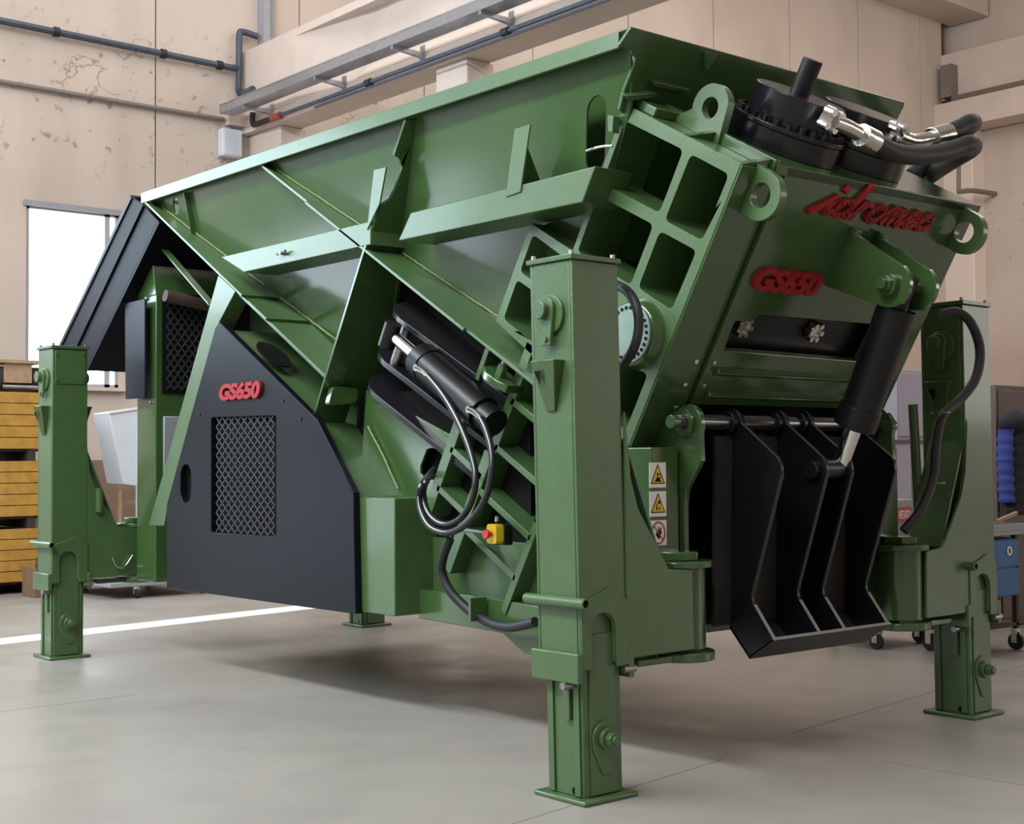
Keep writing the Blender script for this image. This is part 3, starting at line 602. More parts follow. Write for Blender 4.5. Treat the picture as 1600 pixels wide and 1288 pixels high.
def hose(pts, r, name='hydraulic_hose', stripe=True, m=RUBBER, par=None):
    pts = [V(p) for p in pts]; h = part(name, G().tube(pts, r, n=12), m, 0, par)
    if stripe: part('hose_print', G().tube([p+V((-.6, -.35, .35)).normalized()*(r*.86) for p in pts], r*.24, n=6), SILV, 0, h)
    return h
def hx(l, u): return [PX(p, q, u) for p, q in l]
hose(hx([(668, 588), (688, 612), (706, 640), (722, 672), (736, 710), (743, 745), (738, 780), (722, 808), (700, 820), (680, 814), (666, 796), (661, 770), (666, 752)], .53)+[PX(676, 738, .84)], .020)
hose(hx([(750, 654), (759, 672), (768, 705), (768, 740), (760, 775), (745, 802), (722, 824), (697, 833), (672, 824), (658, 800), (655, 775), (660, 756)], .50)+[PX(678, 734, .84)], .020)
bk = part('ram_bracket', G().prism([B(u, a, -1.74) for u, a in ((.80, 1.20), (.66, 1.18), (.62, 1.10), (.62, 1.0), (.66, .93), (.80, .93))], TB*.05), GREEN, .006, core)
part('bracket_bolt', G().cyl(B(.69, 1.05, -1.69), B(.69, 1.05, -1.62), .035, n=6).cyl(B(.69, 1.05, -1.62), B(.69, 1.05, -1.57), .02, n=10), GREEN2, .002, bk)
# cable bundle and emergency stop
hose([PX(703, 842, .62), PX(693, 868, .62), PX(690, 893, .64), PX(702, 922, .66), PX(724, 946, .69), PX(745, 962, .70), PX(770, 975, .69), PX(800, 980, .68), PX(836, 972, .66)], .028, 'cable_bundle', False)
hose([PX(690, 865, .62), PX(700, 845, .63), PX(712, 830, .66), PX(735, 830, .68), PX(764, 834, .66)], .010, 'control_cable', False, CABLE)
part('cable_clip', G().box(.63, .75, PX(740, 945, .66).y-.01, PX(740, 945, .66).y+.01, PX(740, 960, .66).z-.04, PX(740, 935, .66).z), GREEN, 0, core)
c = PX(779, 834, .66); es = part('emergency_stop', G().prism(rnd([c+V((0, -.045, -.055)), c+V((0, .04, -.055)), c+V((0, .04, .055)), c+V((0, -.045, .055))], .022), (-.055, 0, 0)), YELLOW, .006)
part('stop_button', G().cyl(c-V((.055, -.0, 0)), c-V((.08, -.0, 0)), .016, n=16).cyl(c-V((.08, 0, 0)), c-V((.102, 0, 0)), .027, n=20), REDP, .004, es)
part('stop_mount', G().box(c.x, c.x+.06, c.y-.055, c.y+.04, c.z-.065, c.z+.05), BLACK, .004, es)
part('cable_gland', G().cyl(c+V((-.035, -.03, .07)), c+V((-.035, -.03, .10)), .012, n=10), ZINC, 0, es)
# ---- chassis
bp_ = [(2.70, .645), (5.40, .63), (5.40, 1.27), (4.52, 2.58), (3.18, 1.82), (2.76, 1.37)]
ch = part('chassis', G().prism([V((.60, y, z)) for y, z in bp_], (2.35, 0, 0)).box(.58, 2.97, 2.31, 2.70, .645, 1.37).box(.87, 2.68, .60, 2.31, .62, 1.12), GREEN2, .006)
part('skirt', G().prism([V((.76, y, z)) for y, z in ((1.74, .80), (.62, .76), (.62, .62), (.80, .50), (1.30, .50), (1.50, .60), (2.31, .62), (2.31, .80))], (.12, 0, 0)), GREEN, .006, ch)
oval = [PX(p, q, .82) for p, q in ((664, 748), (657, 740), (657, 728), (667, 702), (674, 700), (681, 702), (693, 714), (680, 750))]
part('side_plate', G().prism([[PX(p, q, .82) for p, q in ((566, 700), (572, 610), (590, 612), (640, 645), (722, 690), (680, 775), (660, 782), (622, 776), (566, 776))], oval], (.02, 0, 0)), GREEN, .003, ch)
part('recess_shade_sheet', G().box(.90, .92, 1.4, 3.2, 1.1, 2.05), DARK, 0, ch)
part('gusset_foot', G().prism([B(u, 2.525, b) for u, b in ((.58, -2.55), (.84, -2.45), (.84, -2.86), (.58, -2.75))], SA*.02), GREEN, .003, ch)
c = PX(537, 618, .70); part('foot_bracket', G().prism(rnd([V((c.x-.12, c.y, c.z-.07)), V((c.x+.10, c.y, c.z-.05)), V((c.x+.12, c.y, c.z+.05)), V((c.x-.08, c.y, c.z+.06))], .03), (0, .05, 0)), GREEN, .008, ch)
weld([PX(p, q, .80) for p, q in ((575, 666), (600, 715), (622, 764))])
part('bay_shade_block', G().bbox(1.0, 2.5, 2.55, 5.3, -2.76, -2.46), DARK, 0, ch)
# engine bay top with dark opening
oc = PX(429, 549, .72); ov = [B(.72+.10*math.sin(t), bb(oc)[0]+.20*math.cos(t), -2.735) for t in [i*math.pi/8 for i in range(16)]]
part('bay_opening', G().prism(ov, TB*.012), STK, 0, ch)
# black side cover with expanded-metal window
UPn = .53
cov = [PX(p, q, UPn) for p, q in ((343, 503), (496, 657), (552, 770), (556, 960), (260, 919), (260, 790), (300, 642), (336, 512))]
gr = [PX(p, q, UPn) for p, q in ((330, 653), (431, 650), (431, 838), (330, 832))]
ovl = capsule(PX(290, 756, UPn), V((0, 1, 0)), V((0, 0, 1)), .085, .145)
sc_ = part('side_cover', G().prism([cov, rnd(gr, .015, 3), ovl], (.05, 0, 0)), PANEL, .006)
part('cover_recess', G().prism([p+V((.052, 0, 0)) for p in (gr[0]+V((0, .02, .02)), gr[1]+V((0, -.02, .02)), gr[2]+V((0, -.02, -.02)), gr[3]+V((0, .02, -.02)))], (.01, 0, 0)), STK, 0, sc_)
part('cover_recess', G().prism([p+V((.06, 0, 0)) for p in ovl], (.005, 0, 0)), STK, 0, sc_)
def mesh_grid(name, o, ex, ey, W, H, nx, ny, par, m, wd=.006):
    g = G(); nz = ex.cross(ey); dx, dy = W/nx, H/ny
    for i in range(nx+1):
        for sgn in (1, -1):
            for j in range(ny):
                x0 = (i+.5*sgn*(1 if j % 2 else -1))*dx; x1 = (i-.5*sgn*(1 if j % 2 else -1))*dx
                if min(x0, x1) < -.01*dx or max(x0, x1) > W+.01*dx: continue
                p, q = o+ex*x0+ey*(j*dy), o+ex*x1+ey*((j+1)*dy); e = (q-p).normalized(); f = nz.cross(e)
                g.prism([p-f*wd, q-f*wd, q+f*wd, p+f*wd], nz*wd*1.2)
    return part(name, g, m, 0, par)
MESH = mat('expanded_metal', (.06, .06, .068), .45, metal=.4)
gy0, gy1, gz0, gz1 = gr[0].y, gr[1].y, gr[2].z, gr[0].z
mesh_grid('expanded_mesh', V((UPn+.02, gy0, gz0)), V((0, -1, 0)), V((0, 0, 1)), gy0-gy1, gz1-gz0, 10, 12, sc_, MESH, .0042)
c0 = PX(346, 627, UPn-.002); font_text('GS650', c0, V((0, -1, 0)), V((0, 0, 1)), (c0.y-PX(410, 627, UPn).y), .125, .02, 'model_lettering', sc_, RED)
for px, py in ((312, 648), (442, 627), (470, 655)):
    c = PX(px, py, UPn); part('cover_screw', G().cyl(c, c-V((.006, 0, 0)), .012, n=8), BLACK, 0, sc_)
part('brace', G().prism([PX(p, q, .575) for p, q in ((341, 430), (368, 455), (338, 512), (301, 642), (262, 792), (256, 822), (232, 822), (258, 728))], (.14, 0, 0)), GREEN2, .004, ch)
# rear engine bay frame, grille, hood
rb = part('rear_frame', G().box(.74, 2.81, 5.90, 6.25, .62, 2.98).prism([V((.74, 5.90, 2.98)), V((.74, 6.25, 2.98)), V((.74, 6.10, 3.42)), V((.74, 6.02, 3.42))], (2.07, 0, 0)), GREEN, .006)
part('grille_recess', G().box(.79, 1.60, 5.885, 5.90, 2.17, 3.0), STK, 0, rb)
mesh_grid('expanded_mesh', V((.79, 5.875, 2.2)), V((1, 0, 0)), V((0, 0, 1)), .66, .78, 10, 9, rb, MESH, .005)
part('exhaust_pipe', G().cyl(PY(258, 462, 5.80), PY(335, 480, 5.80), .05, n=16), mat('rusty_exhaust', (.07, .045, .035), .6), 0, rb)
part('window_plate', G().box(.80, 1.05, 5.88, 5.90, 1.45, 1.98), GREYP, .01, rb)
part('diagonal_edge', G().bar(PX(249, 380, .78), PX(331, 476, .78), (.03, 0, 0), (0, .008, .012)), GREEN2, 0, rb)
part('side_flap', G().prism([PX(p, q, .66) for p, q in ((195, 474), (226, 467), (226, 622), (196, 624))], (.02, 0, 0)), BLUEGREY, .003, rb)
for px, py in ((229, 467), (235, 629)): c = PX(px, py, .735); part('bolt', G().cyl(c, c-V((.01, 0, 0)), .016, n=8), ZINC, 0, rb)
hd = part('rear_hood', G().prism([PX(p, q, .62) for p, q in ((206, 308), (222, 318), (247, 345), (135, 576), (95, 541))], (.02, 0, 0)), HOOD, .004)
ha, hb, hc, hd_ = PX(206, 308, .62), PX(95, 541, .62), PX(247, 345, .62), PX(135, 576, .62)
part('top_sheet', G().prism([ha, ha+V((0, .02, .02)), hb+V((0, .02, .02)), hb], (2.3, 0, 0)), HOOD, 0, hd)
part('lower_sheet', G().prism([hc, hc+V((0, -.02, -.02)), hd_+V((0, -.02, -.02)), hd_], (2.3, 0, 0)), HOOD, 0, hd)
part('end_sheet', G().prism([hb, hb+V((0, .02, 0)), hd_+V((0, .02, 0)), hd_], (2.3, 0, 0)), HOOD, 0, hd)
p, q = PX(224, 320, .615), PX(113, 556, .615); part('seam_ridge', G().bar(p, q, (.012, 0, 0), (0, .012, .012)), HOOD, 0, hd)
part('edge_trim', G().bar(ha, hb, (.012, 0, 0), (0, .012, .014)), BLUEGREY, 0, hd)
# ---- legs
def leg(cx, cy, sx, cover=False, lean=(0, 0)):
    C = V((cx, cy, 0)); k = (lean[0]/2.5, lean[1]/2.5)
    def P(x, y, z): return C+V((x+k[0]*z, y+k[1]*z, z))
    def bx(g, x0, x1, y0, y1, z0, z1): return g.prism([P(x0, y0, z0), P(x1, y0, z0), P(x1, y1, z0), P(x0, y1, z0)], V((k[0]*(z1-z0), k[1]*(z1-z0), z1-z0)))
    def archplate(g, y, th, w, z0, z1, aw, az, peak=0):
        loop = [P(-w, y, z0), P(-aw-.01, y, z0)]+[P(-.01+aw*math.cos(math.radians(t)), y, az+aw*math.sin(math.radians(t))) for t in range(180, -1, -15)]+[P(aw-.01, y, z0), P(w, y, z0), P(w, y, z1)]
        if peak: loop += [P(.05, y, z1+peak)]
        return g.prism(loop+[P(-w, y, z1)], (0, th, 0))
    g = G(); archplate(g, -.15, .02, .15, .64, 2.54, .075, .80); bx(g, -.15, -.13, -.13, .13, .60, 2.54); bx(g, .13, .15, -.13, .13, .60, 2.54); bx(g, -.15, .15, .13, .15, .60, 2.54)
    lg_ = part('leg', g, GREEN2, .006)
    S = lambda n, g, m=GREEN2, b=.004: part(n, g, m, b, lg_)
    g = G(); archplate(g, -.162, .012, .152, .62, .93, .080, .80, .07); S('reinforcing_plate', g)
    S('inner_post', bx(G(), -.125, .125, -.125, .125, .02, 1.2), GREEN2, .01)
    for x in (-.128, .128):
        for y in (-.11, .07): S('guide_strip', bx(G(), min(x, x*1.06), max(x, x*1.06), y, y+.04, .03, .60), GREEN2, .002)
    S('post_panel', bx(G(), -.085, .085, -.134, -.124, .03, .78), GREEN2, .003)
    S('base_plate', G().box(cx-.175, cx+.175, cy-.18, cy+.18, 0, .024), GREEN2, .008)
    S('top_cap', bx(G(), -.163, .163, -.163, .163, 2.54, 2.565), GREEN2, .004)
    for x in (-.135, .135):
        for y in (-.135, .135): S('cap_bolt', G().cyl(P(x, y, 2.565), P(x, y, 2.585), .012, n=8), ZINC, 0)
    for s in (-1, 1):
        a = P(s*.15, 0, 2.29)
        b = S('pin_boss', G().cyl(a, a+XU*s*.018, .095, n=28).prism([a+XU*s*.018+V((0, .05*math.cos(t)-.0, .05*math.sin(t)+.03)) for t in [i*math.pi/8 for i in range(0, 9)]]+[a+XU*s*.018+V((0, -.03, -.15)), a+XU*s*.018+V((0, .03, -.15))], XU*s*.02), GREEN2, .004)
        S('boss_nut', G().cyl(a+XU*s*.03+V((0, .02, .02)), a+XU*s*.07+V((0, .02, .02)), .045, n=20), GREEN2, .004)
        S('keeper_bolt', G().cyl(a+XU*s*.035+V((0, 0, -.12)), a+XU*s*.05+V((0, 0, -.12)), .014, n=8), GREEN2, 0)
        q = [P(s*.15, .085, 2.07), P(s*.15, -.085, 2.07), P(s*.15, -.02, 1.83), P(s*.15, .04, 1.83)]
        g = G().add(q+[q[0]+XU*s*.07, q[1]+XU*s*.07, q[2]+XU*s*.012, q[3]+XU*s*.012], [[0, 1, 5, 4], [1, 2, 6, 5], [2, 3, 7, 6], [3, 0, 4, 7], [4, 5, 6, 7], [3, 2, 1, 0]]); S('hook_wedge', g, GREEN, .003)
        S('wedge_hole', G().prism([q[0]+XU*s*.071+V((0, -.03, -.05)), q[0]+XU*s*.071+V((0, -.075, -.05)), q[0]+XU*s*.055+V((0, -.06, -.12))], XU*s*.001), STK, 0)
    S('collar', bx(G(), -.185, -.15, -.165, .165, .56, .70), GREEN2, .006); S('collar', bx(G(), .15, .185, -.165, .165, .56, .70), GREEN2, .006)
    S('carry_handle', G().ring(P(-.175, -.22, .935), P(-.175, .20, .935), .026, .019, 20), GREEN2, 0)
    S('handle_bore', G().cyl(P(-.175, -.21, .935), P(-.175, -.20, .935), .019, n=16), STK, 0)
    S('stop_pin', G().cyl(P(-.20, -.07, .545), P(-.12, -.07, .545), .018, n=12), STEEL, 0); S('stop_pin', G().cyl(P(.12, -.15, .60), P(.20, -.15, .60), .018, n=12), STEEL, 0)
    S('latch', bx(G(), -.15, -.128, -.06, -.02, .38, .56), GREEN2, .003)
    f0 = P(.005, -.134, .29)
    S('foot_boss', G().cyl(f0, f0+V((0, -.012, 0)), .085, n=24).cyl(f0+V((0, -.012, 0)), f0+V((0, -.035, 0)), .052, n=24).prism([f0+V((-.085, 0, -.03)), f0+V((.085, 0, -.03)), f0+V((.03, 0, -.17)), f0+V((-.02, 0, -.17))], (0, -.010, 0)), GREEN2, .004)
    S('foot_nut', G().cyl(f0+V((0, -.035, 0)), f0+V((0, -.07, 0)), .036, n=6).cyl(f0+V((0, -.07, 0)), f0+V((0, -.085, 0)), .022, n=12), GREEN2, .003)
    S('drain_hole', G().cyl(P(-.126, -.06, .05), P(-.1275, -.06, .05), .018, n=12), STK, 0)
    if cover:
        S('cover_plate', bx(G(), -.13, .13, -.158, -.15, 2.25, 2.52), GREEN2, .003)
        for x in (-.115, .115):
            for z in (2.28, 2.49): S('cover_screw', G().cyl(P(x, -.158, z), P(x, -.166, z), .012, n=8), ZINC, 0)
    # arm that carries the leg on its pivot
    pr = [(.14, 1.83), (.17, 1.52), (.22, 1.365), (.43, 1.06), (.60, 1.045), (.61, .65), (.14, .65)]
    for y in (-.15, .10): S('arm_plate', G().prism([V((cx+sx*x, cy+y, z)) for x, z in pr], (0, .02, 0)), GREEN2, .004)
    S('arm_edge', G().prism([V((cx+sx*x, cy-.13, z)) for x, z in ((.16, 1.70), (.42, 1.06), (.41, 1.05), (.15, 1.69))], (0, .24, 0)), GREEN2, 0)
    px_ = cx+sx*.66
    S('pivot_barrel', G().cyl(V((px_, cy-.0, .64)), V((px_, cy-.0, 1.07)), .135, n=32), GREEN, .004)
    S('pivot_flange', G().cyl(V((px_, cy, 1.05)), V((px_, cy, 1.085)), .175, n=36).cyl(V((px_, cy, 1.085)), V((px_, cy, 1.13)), .11, n=6), GREEN, .006)
    S('pivot_flange', G().cyl(V((px_, cy, .585)), V((px_, cy, .63)), .18, n=36).box(min(px_, px_-sx*.40), max(px_, px_-sx*.40), cy-.10, cy+.10, .59, .625), GREEN, .006)
    xm_ = cx+sx*(.74 if cy < 3 else 1.0); S('pivot_mount', G().box(min(px_, xm_), max(px_, xm_), cy-.02, cy+.25, .66, 1.04), GREEN, .006)
    return lg_
la = leg(.176, .18, 1, lean=(-.028, .026))
lb = leg(3.386, .16, -1, lean=(-.01, .01))
lc = leg(.217, 6.54, 1, cover=True)
ld = leg(3.325, 6.65, -1)
hose([PX(962, 445, .50), PX(980, 455, .42), PX(994, 478, .40), PX(998, 510, .40), PX(990, 545, .40), PX(970, 575, .45)], .024, 'leg_hose', False, par=la)
yb = -.02
hose([PY(1470, 492, yb), PY(1495, 488, yb-.05), PY(1517, 505, yb-.09), PY(1531, 545, yb-.09), PY(1525, 590, yb-.09), PY(1500, 625, yb-.06), PY(1472, 652, yb-.05), PY(1462, 700, yb-.05), PY(1458, 745, yb-.05), PY(1440, 795, yb-.05), PY(1412, 830, yb)], .029, 'leg_hose', False, par=lb)
for px, py in ((1470, 645), (1462, 755)):
    c = PY(px, py, yb-.05); part('hose_clip', G().ring(c-V((0, 0, .006)), c+V((0, 0, .006)), .055, .040, 18), GREEN2, 0, lb)
part('slot_cover', G().box(3.386-.156, 3.386-.152, .06, .22, 2.42, 2.5), STK, 0, lb)
hose([PY(175, 870, 6.36), PY(183, 886, 6.36), PY(195, 885, 6.36), PY(207, 868, 6.36)], .006, 'chain', False, ZINC, lc)
part('spring_tube', G().cyl(PY(155, 763, 6.37), PY(155, 800, 6.37), .03, n=14), GREEN2, 0, lc)
part('guide_bar', G().tube([PY(1426, 632, .30), PY(1433, 760, .30), PY(1436, 840, .30)], .03, n=10), GREEN2, 0, lb)

# =================================================================== things around the machine
# yellow slatted crates stacked by the back wall
def crate(z0, z1, label, first):
    x0, x1, y0, y1 = 1.05, PY(66, 800, 12.3).x, 12.3, 13.4
    t = thing('slatted_crate', label, 'crate', ((x0+x1)/2, (y0+y1)/2, z0), 'yellow slatted crates stacked by the back wall')
    h = (z1-z0)/5
    for i in range(5):
        z = z0+i*h
        obj('slat', G().box(x0, x1, y0, y0+.03, z+.004, z+h-.004), CRATE, t, .005); obj('slat', G().box(x0, x0+.03, y0+.03, y1, z+.004, z+h-.004), CRATE, t, .005); obj('slat', G().box(x1-.03, x1, y0+.03, y1, z+.004, z+h-.004), CRATE, t, .006)
    obj('crate_core', G().box(x0+.035, x1-.035, y0+.035, y1, z0+.01, z1-.02), DKWOOD, t)
    for x in (x0+.12, (x0+x1)/2, x1-.18): obj('foot_block', G().box(x, x+.10, y0+.02, y1, z0-.145, z0), DKWOOD, t)
    obj('foot_board', G().box(x0, x1, y0+.06, y1, z0-.03, z0), DKWOOD, t)
crate(.145, .80, 'lowest yellow slatted crate of the stack at left', True); crate(.945, 1.63, 'middle yellow slatted crate of the stack at left', False); crate(1.775, 2.48, 'topmost yellow slatted crate of the stack at left', False)
a, b = PY(7, 567, 12.5), PY(50, 600, 12.5)
t = thing('wooden_box', 'brown wooden box with bars on top of the yellow crates', 'box', ((a.x+b.x)/2, 12.6, 2.48))
obj('box_panel', G().box(a.x, b.x, 12.5, 12.53, 2.60, a.z), WOOD, t, .004); obj('box_body', G().box(a.x-.1, b.x+.1, 12.53, 12.9, 2.48, a.z-.04), DKWOOD, t, .01)
obj('box_rim', G().box(a.x-.12, b.x+.12, 12.46, 12.95, a.z, a.z+.04), WOOD, t); obj('bar', G().cyl(V((a.x-.05, 12.44, 2.54)), V((b.x+.1, 12.44, 2.54)), .03, n=10), STEEL, t)
for x in (a.x-.1, b.x+.08): obj('wheel', G().cyl(V((x-.03, 12.5, 2.57)), V((x+.03, 12.5, 2.57)), .09, n=18), RUBBER, t, .01)
t = thing('cardboard_box', 'brown cardboard box with open flap on floor before the crates', 'box', PZ(45, 934))
p, q = PZ(34, 931), PZ(50, 935); z1 = .36
obj('carton', G().box(p.x, p.x+.35, q.y, q.y+.40, 0, z1), CARD, t, .006); obj('flap', G().prism([V((p.x, q.y, z1)), V((p.x+.35, q.y, z1)), V((p.x+.35, q.y-.05, z1+.12)), V((p.x, q.y-.05, z1+.12))], (0, .004, 0)), CARD, t)
obj('shipping_label', G().box(p.x+.10, p.x+.16, q.y-.002, q.y, .1, .26), WHITE, t)
def caster(x, y, par, r=.06, h=.13):
    c = obj('caster', G().cyl(V((x-.018, y, r)), V((x+.018, y, r)), r, n=20), RUBBER, par, .006)
    obj('caster_fork', G().box(x-.03, x-.022, y-.02, y+.03, r-.01, h).box(x+.022, x+.03, y-.02, y+.03, r-.01, h).cyl(V((x, y, h-.02)), V((x, y, h+.01)), .035, n=14), ZINC, c)
# dolly on castors behind the near rear leg
a = PZ(213, 935); b = PZ(155, 920)
t = thing('caster_dolly', 'low dolly on castors behind the left rear leg', 'dolly', (a.x, a.y, 0))
obj('platform', G().box(a.x-.35, a.x+.95, a.y-.05, b.y+.1, .14, .20), GREYP, t, .01); obj('carried_tray', G().box(a.x-.30, a.x+.8, a.y+.1, b.y, .20, .30), BLUEGREY, t, .02)
for x in (a.x, a.x+.85):
    for y in (a.y, b.y-.05): caster(x, y, t)
caster(b.x-.18, b.y-.02, t)
# white sheet-metal hopper on a post, trestle, stool
yy = 12.7; P4 = [PY(170, 645, yy), PY(222, 637, yy), PY(215, 760, yy), PY(192, 757, yy)]
t = thing('sheet_metal_chute', 'pale tapered sheet metal chute on a post behind the machine', 'chute', (P4[2].x, yy, 0))
obj('chute_body', G().prism(P4, (0, .5, 0)), LWHITE, t, .01); obj('rim', G().bar(P4[0], P4[1], (0, .02, 0), (0, 0, .015)), WHITE, t)
pz = PY(219, 700, yy-.05); obj('post', G().box(pz.x-.03, pz.x+.05, yy-.06, yy+.02, 0, PY(219, 655, yy).z), LWHITE, t); obj('dark_door', G().box(pz.x-.02, pz.x+.03, yy-.07, yy-.06, PY(222, 745, yy).z, PY(222, 660, yy).z), STK, t)
obj('foot', G().box(pz.x-.25, pz.x+.3, yy-.3, yy+.3, 0, .05), GREYP, t, .01)
yy = 13.6; t = thing('trestle', 'pale wooden trestle leaning near the back wall', 'trestle', PY(195, 800, yy))
zt = PY(190, 758, yy).z; p, q = PY(190, 758, yy), PY(175, 800, yy)
for dx in (-.02, .32):
    obj('upright', G().bar(V((p.x+dx, yy, zt)), V((p.x+dx-.18, yy-.35, 0)), (.02, 0, 0), (0, .02, 0)), WOOD, t); obj('upright', G().bar(V((p.x+dx, yy, zt)), V((p.x+dx+.05, yy+.35, 0)), (.02, 0, 0), (0, .02, 0)), WOOD, t)
for z in (zt-.03, zt-.25, zt-.6): obj('rung', G().bar(V((p.x-.06, yy-.02, z)), V((p.x+.36, yy-.02, z)), (0, .02, 0), (0, 0, .025)), WOOD, t)
# cart with grey box and red sign, right of the door
a, b = PZ(1370, 1015), PZ(1440, 1005)
t = thing('workshop_cart', 'steel cart on castors standing behind the right leg arm', 'cart', (a.x+.3, a.y+.25, 0))
zt = PY(1400, 840, a.y).z
obj('top_shelf', G().box(a.x-.05, b.x+.1, a.y-.05, a.y+.55, zt-.04, zt), STEEL, t, .006); obj('bottom_shelf', G().box(a.x-.05, b.x+.1, a.y-.05, a.y+.55, .16, .19), STEEL, t, .006)
for x in (a.x, b.x):
    for y in (a.y, a.y+.45): obj('post', G().box(x-.018, x+.018, y-.018, y+.018, .16, zt-.04), STEEL, t); caster(x, y, t, .065, .15)
p, q = PY(1388, 782, a.y+.02), PY(1425, 838, a.y+.02)
t = thing('control_case', 'grey case with red prohibition sign on the steel cart', 'case', ((p.x+q.x)/2, a.y+.15, zt))
obj('case_body', G().box(p.x, q.x+.05, a.y+.02, a.y+.32, zt, p.z), GREYP, t, .008); s_ = obj('sign', G().box(PY(1402, 800, a.y+.015).x, PY(1424, 800, a.y+.015).x, a.y+.012, a.y+.02, PY(1410, 817, a.y+.01).z, PY(1410, 793, a.y+.01).z), STR, t)
font_text('VIETATO', V((PY(1403.5, 800, a.y+.012).x, a.y+.012, PY(1410, 811, a.y+.01).z)), V((1, 0, 0)), V((0, 0, 1)), PY(1422.5, 800, a.y+.01).x-PY(1403.5, 800, a.y+.01).x, PY(1410, 798, a.y+.01).z-PY(1410, 811, a.y+.01).z, .002, 'sign_lettering', t, WHITE, 0, .02)
obj('cable_coil', G().tube([V((p.x+.02+.12*math.cos(k)+.05, a.y+.15+.08*math.sin(k), p.z+.025+.012*k/6)) for k in [i*.7 for i in range(16)]], .018, n=8), JACKD, t)
obj('handle', G().tube([PY(1392, 788, a.y), PY(1390, 800, a.y-.02), PY(1391, 812, a.y)], .012), STR, t)
# tool trolley with blue drawers, jacket, cabinet
a = PZ(1568, 1020); yt = a.y
x0, x1 = PY(1553, 880, yt).x, PY(1591, 880, yt).x
zb0, zb1 = PY(1570, 933, yt).z, PY(1570, 842, yt).z
t = thing('tool_trolley', 'tool trolley with blue drawers on castors at right edge', 'trolley', (x0+.2, yt+.25, 0))
obj('cabinet', G().box(x0-.25, x1, yt, yt+.5, zb0, zb1), BLUE, t, .008)
zm = (zb0+zb1)/2
for z0, z1 in ((zb0+.01, zm-.006), (zm+.006, zb1-.01)): obj('drawer', G().box(x0-.24, x1-.01, yt-.012, yt, z0, z1), BLUE, t, .005)
c = PY(1577, 861, yt-.015); bdg = obj('round_badge', G().cyl(c, c-V((0, .004, 0)), .038, n=20), WHITE, t)
obj('badge_print', G().box(c.x-.012, c.x+.012, c.y-.006, c.y-.004, c.z-.02, c.z+.02), BLUEGREY, t)
obj('tray', G().box(x0-.28, x1+.06, yt-.04, yt+.55, zb1+.03, zb1+.06).box(x0-.28, x1+.06, yt-.04, yt-.03, zb1+.06, zb1+.12).box(x1+.05, x1+.06, yt-.04, yt+.55, zb1+.06, zb1+.12), GREYP, t, .004)
for x in (x0-.22, x1-.02):
    for y in (yt+.02, yt+.46): obj('post', G().box(x-.02, x+.02, y-.02, y+.02, .16, zb1+.03), DKWOOD, t); caster(x, y, t, .07, .17)
obj('bottom_shelf', G().box(x0-.25, x1, yt, yt+.5, .20, .23), DKWOOD, t, .004)
o = obj('wooden_stick', G().bar(PY(1558, 815, yt+.1), PY(1588, 802, yt+.1), (0, .015, 0), (0, 0, .015)), WOOD, None, .004); tag(o, 'pale wooden stick lying on the blue tool trolley', 'stick')
yc = yt+.9; xa, xb, zc = PY(1557, 700, yc).x, PY(1640, 700, yc).x, PY(1570, 602, yc).z
t = thing('tall_cabinet', 'brown metal cabinet behind the hanging blue jacket', 'cabinet', ((xa+xb)/2, yc+.2, 0))
obj('cabinet_body', G().box(xa, xb, yc, yc+.45, 0, zc), BROWN, t, .01); obj('door', G().box(xa+.04, xb-.04, yc-.015, yc, .08, zc-.05), BROWN, t, .005); obj('hook', G().tube([PY(1585, 655, yc), PY(1585, 657, yc-.06), PY(1585, 650, yc-.09)], .01), STEEL, t)
t = thing('quilted_jacket', 'blue quilted jacket with dark hood hanging on brown cabinet', 'jacket', PY(1585, 790, yc-.1))
def blob(name, rings, m, par):
    g = G(); n = 18; vs = []; fs = []
    for cx, cy_, cz, rx, ry in rings: vs += [V((cx+rx*math.cos(2*math.pi*i/n)*(1+.06*math.sin(5*i)), cy_+ry*math.sin(2*math.pi*i/n), cz)) for i in range(n)]
    for k in range(len(rings)-1):
        for i in range(n): fs.append([k*n+i, k*n+(i+1) % n, (k+1)*n+(i+1) % n, (k+1)*n+i])
    fs += [list(range(n))[::-1], list(range((len(rings)-1)*n, len(rings)*n))]; g.add(vs, fs); return obj(name, g, m, par)
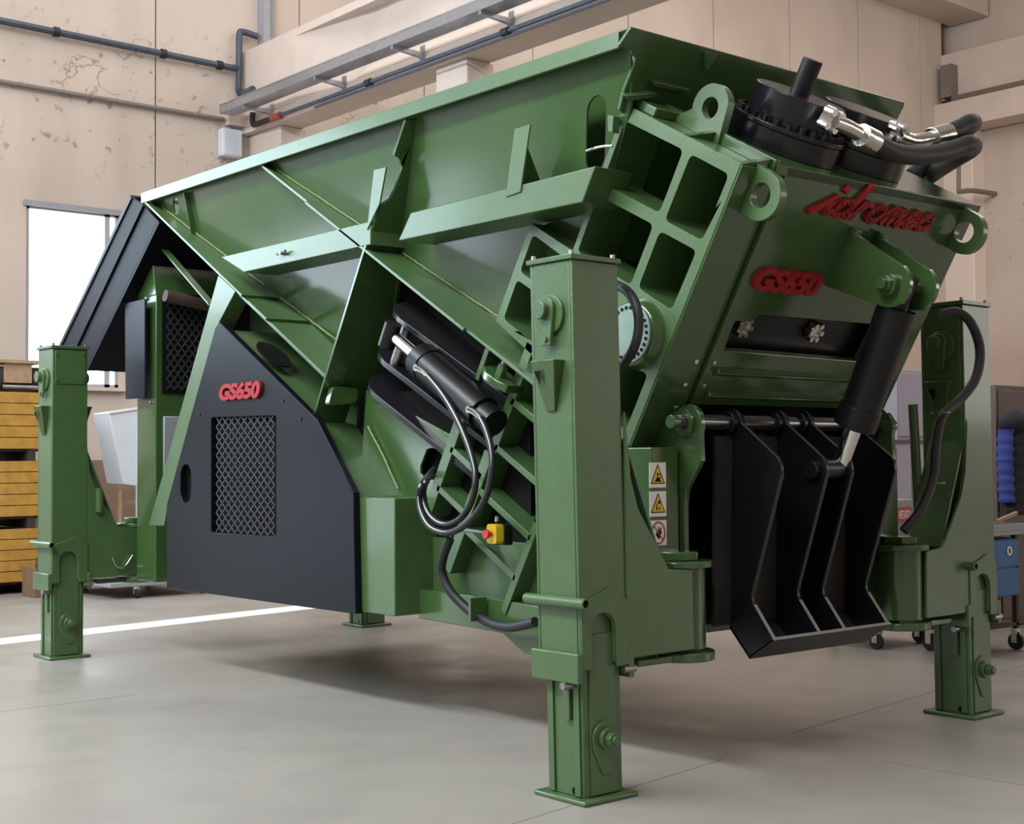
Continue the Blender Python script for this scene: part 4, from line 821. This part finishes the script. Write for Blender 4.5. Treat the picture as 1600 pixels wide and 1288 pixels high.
cx = PY(1584, 700, yc-.16).x; zt, zb = PY(1580, 668, yc-.16).z, PY(1580, 805, yc-.16).z; n = 24
blob('jacket_body', [(cx+.02, yc-.17, zb+(zt-zb)*i/n, (.17+.008*math.sin(i*1.9))*(1 if i < n-3 else .8), .10+.010*math.sin(i*1.9)) for i in range(n+1)], JACKD, t)
for dx in (-.15, .20): blob('sleeve', [(cx+dx-.02*math.sin(i*.13), yc-.17, zb+.12+(zt-zb-.14)*i/n, .065+.007*math.sin(i*1.9), .075+.009*math.sin(i*1.9)) for i in range(n+1)], JACKET, t)
blob('hood', [(cx-.01, yc-.18, zt-.08+.022*i, .15*math.sin(math.pi*(i+.8)/12.5)+.03, .12*math.sin(math.pi*(i+.8)/12.5)+.02) for i in range(12)], JACKD, t)
# grey lockers and wall panel seen between the door and the right leg
yl = 7.5; a, b = PY(1360, 692, yl), PY(1452, 692, yl)
t = thing('grey_locker', 'low grey locker seen between the black door and right leg', 'locker', ((a.x+b.x)/2, yl, 0))
obj('locker_body', G().box(a.x, b.x, yl, yl+.5, 0, a.z), MAUVE, t, .01); obj('locker_top', G().box(a.x-.02, b.x+.02, yl-.02, yl+.52, a.z, a.z+.04), BROWN, t)
for i in range(3): xx = a.x+(b.x-a.x)*(i/3); obj('locker_door', G().box(xx+.02, xx+(b.x-a.x)/3-.02, yl-.015, yl, .1, a.z-.05), MAUVE, t, .004)
a, b = PY(1397, 577, yl+.1), PY(1446, 680, yl+.1); a0 = PY(1424, 577, yl+.5)
t = thing('equipment_cabinet', 'grey-violet cabinet above the low locker beside right leg', 'cabinet', (a.x, yl+.55, PY(1420, 690, yl+.3).z))
obj('cabinet_body', G().box(a.x, b.x+.3, yl+.06, yl+.46, PY(1360, 692, yl).z+.04, a.z), MAUVE, t, .01); obj('cabinet_door', G().box(a.x+.04, b.x+.26, yl+.045, yl+.06, PY(1360, 692, yl).z+.1, a.z-.05), MAUVE, t, .004)
c = PY(1396, 617, yl+.3); obj('round_cover', G().cyl(c, c+V((0, .10, 0)), .24, n=32), CONC, t, .01)
